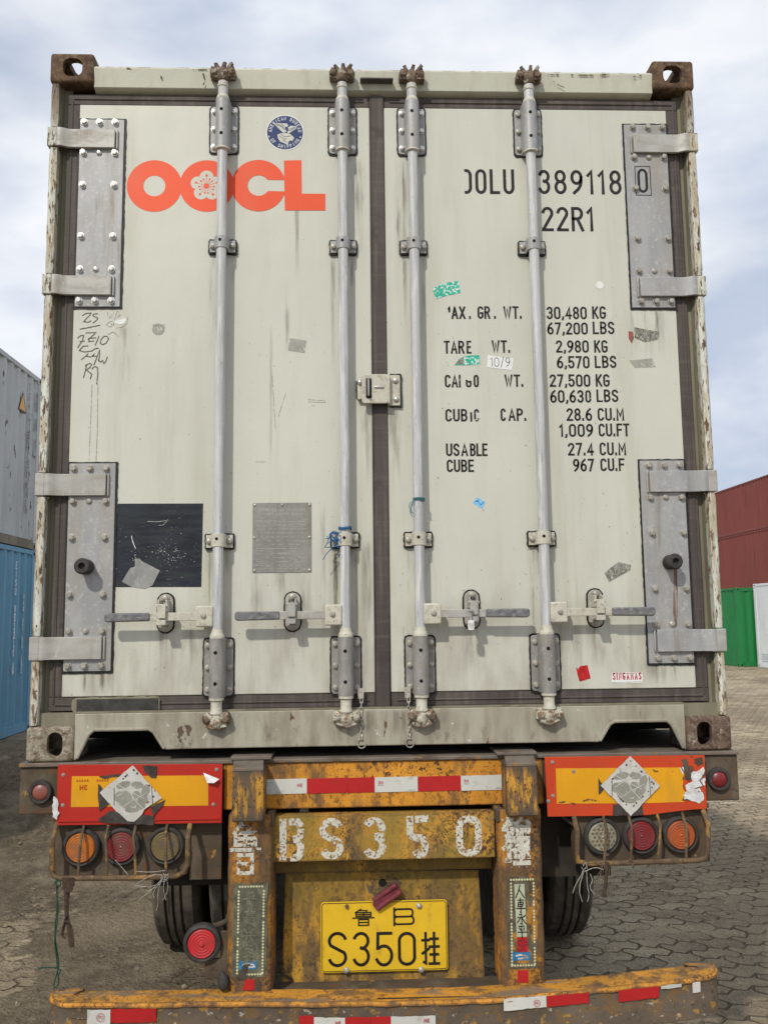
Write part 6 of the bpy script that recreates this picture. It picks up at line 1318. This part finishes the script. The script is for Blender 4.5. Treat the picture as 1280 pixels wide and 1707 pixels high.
# ================================================================= CONTAINERS IN THE YARD
def cpaint(name, base, chalk=.3, rust=.0, streak=.4):
    return coat(name, base, .55, var=.08, vs=(1, .6, .3), bump=.002, grain=(60, .06), layers=[
        dict(c=tuple(x*.7 for x in base), s=(5, 5, .6), lo=.45, hi=.7, a=streak, r=.8), dict(c=tuple(min(1, x*.6+.28) for x in base), s=(7, 7, .5), lo=.55, hi=.75, a=chalk, r=.8),
        dict(c=(.10, .05, .03), s=(9, 9, 3), lo=.70-rust, hi=.72-rust, a=.85, r=.9), dict(c=(.12, .10, .08), s=(2, 2, 1), lo=.5, hi=.8, a=.3, r=.9)])
MAT['cgrey'] = cpaint('grey_box_paint', (.44, .46, .46), .35, .07); MAT['cblue'] = cpaint('blue_box_paint', (.115, .275, .40), .25, 0)
MAT['cred'] = cpaint('red_box_paint', (.215, .052, .040), .10, 0, .3); MAT['cgreen'] = cpaint('green_box_paint', (.016, .19, .055), .12, -.03); MAT['cwhite'] = cpaint('white_box_paint', (.72, .74, .76), .1, -.1, .15)
MAT['crail'] = coat('muddy_rail', (.20, .175, .14), .8, var=.2, vs=3, bump=.002, layers=[dict(c=(.11, .08, .06), s=6, lo=.5, hi=.7, a=.7)])
def yard_box(name, label, x0, y0, z0, mat, L=12.19, H=2.896, Wd=2.438, group=None, rail=None, face=1, smooth_side=False, pitch=.278):
    e = empty(name, (x0+Wd/2, y0+L/2, z0), label, 'shipping container', group); x1, y1, z1 = x0+Wd, y0+L, z0+H; rail = rail or mat
    def corr(axis, at, lo, hi, outw):   # corrugated sheet along an axis
        b = new(); n = int((hi-lo)/pitch); q = (hi-lo)/n; dp = .036; P = []
        for i in range(n):
            a = lo+i*q; P += [(a, 0), (a+q*.26, 0), (a+q*.50, -dp), (a+q*.76, -dp)]
        P.append((hi, 0)); lo_, hi_ = z0+.15, z1-.07
        def pt(p, z): return (at+outw*(p[1]-.012), p[0], z) if axis == 'y' else (p[0], at+outw*(p[1]-.012), z)
        if smooth_side: P = [(lo, -.008), (hi, -.008)]
        A_ = [b.verts.new(pt(p, lo_)) for p in P]; B_ = [b.verts.new(pt(p, hi_)) for p in P]
        for i in range(len(P)-1): b.faces.new((A_[i], A_[i+1], B_[i+1], B_[i]))
        return b
    obj('side_panel', corr('y', x0, y0+.16, y1-.16, -1), mat, e, ang=30); obj('side_panel', corr('y', x1, y0+.16, y1-.16, 1), mat, e, ang=30)
    obj('end_panel', corr('x', y0, x0+.16, x1-.16, -1), mat, e, ang=30); obj('end_panel', corr('x', y1, x0+.16, x1-.16, 1), mat, e, ang=30)
    boxo('roof', x0+.02, x1-.02, y0+.02, y1-.02, z1-.06, z1-.02, mat, e)
    for x in (x0, x1-.16):
        for y in (y0, y1-.16): boxo('corner_post', x+.004, x+.156, y+.004, y+.156, z0+.118, z1-.118, mat, e, 0)
    for x in (x0, x1-.06): boxo('top_rail', x+.002, x+.058, y0+.18, y1-.18, z1-.075, z1-.004, mat, e, 0); boxo('bottom_rail', x+.002, x+.058, y0+.18, y1-.18, z0+.012, z0+.155, rail, e, 0)
    for y in (y0, y1-.06): boxo('top_rail', x0+.18, x1-.18, y+.002, y+.058, z1-.11, z1-.004, mat, e, 0); boxo('bottom_rail', x0+.18, x1-.18, y+.002, y+.058, z0+.012, z0+.155, rail, e, 0)
    for x in (x0, x1-.162):
        for y in (y0, y1-.178):
            for z in (z0, z1-.118):
                b = new(); bm_box(b, x, x+.162, y, y+.178, z, z+.118)
                o = obj('corner_casting', b, rail if z == z0 else mat, e, .008)
                b = new(); sx = x-.0005 if x == x0 else x+.1625; sy = y-.0005 if y == y0 else y+.1785
                v = [b.verts.new((sx, y+.089+.035*cos(a), z+.059+.030*sin(a))) for a in [2*pi*i/14 for i in range(14)]]; b.faces.new(v)
                v = [b.verts.new((x+.081+.03*cos(a), sy, z+.059+.036*sin(a))) for a in [2*pi*i/14 for i in range(14)]]; b.faces.new(v); obj('lock_hole', b, 'hole', o)
    return e
def side_text(e, x, outw, y, z, txt, h, mat, w_=None, vertical=True, step=1.22):
    """marks on a side wall (plane x = const); vertical rows read downwards"""
    b = new(); w_ = w_ or h*.14; k = 0
    for i, ch in enumerate(txt):
        if ch == ' ': continue
        gw, sts = G_[ch]
        for q in sts:
            P = flat(q); pts = [((px-gw/2)*h, (pz-1)*h) for px, pz in P]; k += 1
            off = (0, -i*h*step) if vertical else (i*h*.72, 0)
            t2 = new(); ribbon(t2, [(p[0]+off[0], p[1]+off[1]) for p in pts], w_, 0)
            for f in t2.faces: b.faces.new([b.verts.new((x+outw*(.002+k*.00002), y+v.co.x*(1 if outw > 0 else -1), z+v.co.z)) for v in f.verts])
            t2.free()
    return obj('side_lettering', b, mat, e)
LX = -5.30   # outer wall of the left stack
g0 = yard_box('yard_container', 'light blue corrugated container, lower box of the stack at left', LX-2.438, -.55, GZ, 'cblue', rail='cblue')
g1 = yard_box('yard_container', 'weathered light grey corrugated container stacked on the blue one at left', LX-2.438, -.55, GZ+2.90, 'cgrey', rail='crail')
def at_side(u, v, xpl):
    d = ray(u, v); t_ = (xpl-CP.x)/d.x; p = CP+d*t_; return p.y, p.z
for e, (u, v), tx, h, m_, st_ in ((g0, (29, 937), 'EISU 953219 0', .10, 'white', 1.35), (g0, (27, 1010), 'MAX GR WT KG', .07, 'white', 1.25), (g0, (41, 990), 'MAX WT KG LBS', .075, 'white', 1.3), (g1, (51, 640), 'TGHU 803166 0', .11, 'marker', 1.45), (g1, (51, 700), 'TARE WT CU M', .10, 'marker', 1.3), (g1, (63.5, 655), 'MAX GR WT', .09, 'marker', 1.25)):
    yy, zz = at_side(u, v, LX); side_text(e, LX-.006, 1, yy, zz, tx, h, m_, step=st_)
yy, zz = at_side(39, 668, LX)
def tri_sign(e, x, outw, y, z, s):
    b = new(); b.faces.new([b.verts.new((x+outw*.003, y+a*s, z+c*s)) for a, c in ((-.5, 0), (.5, 0), (0, .95))]); o = obj('warning_sign', b, 'plateink', e)
    b = new(); b.faces.new([b.verts.new((x+outw*.005, y+a*s, z+c*s)) for a, c in ((-.38, .07), (.38, .07), (0, .78))]); obj('sign_field', b, 'yelref', o)
tri_sign(g1, LX-.006, 1, yy, zz-.18, .36)
# right-hand side: red tiers behind, green and white boxes in front
RX = 19.15
for i, (z0, H) in enumerate(((GZ, 2.77), (GZ+2.775, 2.9), (GZ+5.68, 2.438))):
    yard_box('yard_container', 'dark red corrugated container, %s of the red stack behind the green one at right' % ('bottom', 'middle', 'topmost')[i], RX, 35.6, z0, 'cred', H=H-.004, group='dark red containers stacked at right')
gx = 12.62
e = yard_box('yard_container', 'green corrugated container on the ground beside the white one at right', gx, 25.75, GZ, 'cgreen', H=2.591, group=None)
side_text(e, gx-.006, -1, 31.5, GZ+2.25, 'TIIU 83', .17, 'white', vertical=False); side_text(e, gx-.006, -1, 31.5, GZ+2.0, '22G1', .17, 'white', vertical=False)
side_text(e, gx-.006, -1, 28.6, GZ+1.75, '64', .16, 'white'); tri_sign(e, gx-.006, -1, 27.6, GZ+.62, .34)
e = yard_box('yard_container', 'clean white smooth-sided container standing at the right edge', 13.12, 13.35, GZ, 'cwhite', H=2.70, smooth_side=True)
b = new()
for k in range(4): bm_box(b, 13.112, 13.122, 14, 25.2, GZ+.22+k*.075, GZ+.25+k*.075)
obj('side_rib', b, 'cwhite', e)
side_text(e, 13.12-.004, -1, 24.35, GZ+2.64, 'TTNU', .10, 'logored', vertical=False)

# ================================================================= separate loose fittings into objects of their own
def split_loose(o):
    me = o.data; n = len(me.vertices); par = list(range(n))
    def find(a):
        while par[a] != a: par[a] = par[par[a]]; a = par[a]
        return a
    for e in me.edges:
        a, c = find(e.vertices[0]), find(e.vertices[1])
        if a != c: par[a] = c
    isl = {}
    for v in me.vertices: isl.setdefault(find(v.index), []).append(v.index)
    if len(isl) < 2: return
    bx = []
    for vs_ in isl.values():
        co = [me.vertices[i].co for i in vs_]; bx.append([set(vs_), [min(c[k] for c in co)-.0006 for k in range(3)], [max(c[k] for c in co)+.0006 for k in range(3)]])
    ch = True
    while ch:
        ch = False
        for i in range(len(bx)):
            for j in range(i+1, len(bx)):
                if all(bx[i][1][k] <= bx[j][2][k] and bx[j][1][k] <= bx[i][2][k] for k in range(3)):
                    bx[i] = [bx[i][0] | bx[j][0], [min(bx[i][1][k], bx[j][1][k]) for k in range(3)], [max(bx[i][2][k], bx[j][2][k]) for k in range(3)]]; bx.pop(j); ch = True; break
            if ch: break
    if len(bx) < 2: return
    for i, (keep, _, _) in enumerate(bx):
        b = new(); b.from_mesh(me); b.verts.ensure_lookup_table(); bmesh.ops.delete(b, geom=[v for v in b.verts if v.index not in keep], context='VERTS')
        m2 = bpy.data.meshes.new(o.name); b.to_mesh(m2); b.free()
        for m in me.materials: m2.materials.append(m)
        if i == len(bx)-1: o.data = m2
        else:
            c = o.copy(); c.data = m2; COL.objects.link(c); c.parent = o.parent; c.matrix_parent_inverse = o.matrix_parent_inverse.copy()
for o in list(COL.objects):
    if o.type == 'MESH' and o.name.split('.')[0] in ('bolt', 'grease_hole', 'collar', 'cam_keeper', 'tape_scrap', 'rivet', 'plate_bolt', 'side_wall', 'side_rib', 'brake_chamber'): split_loose(o)
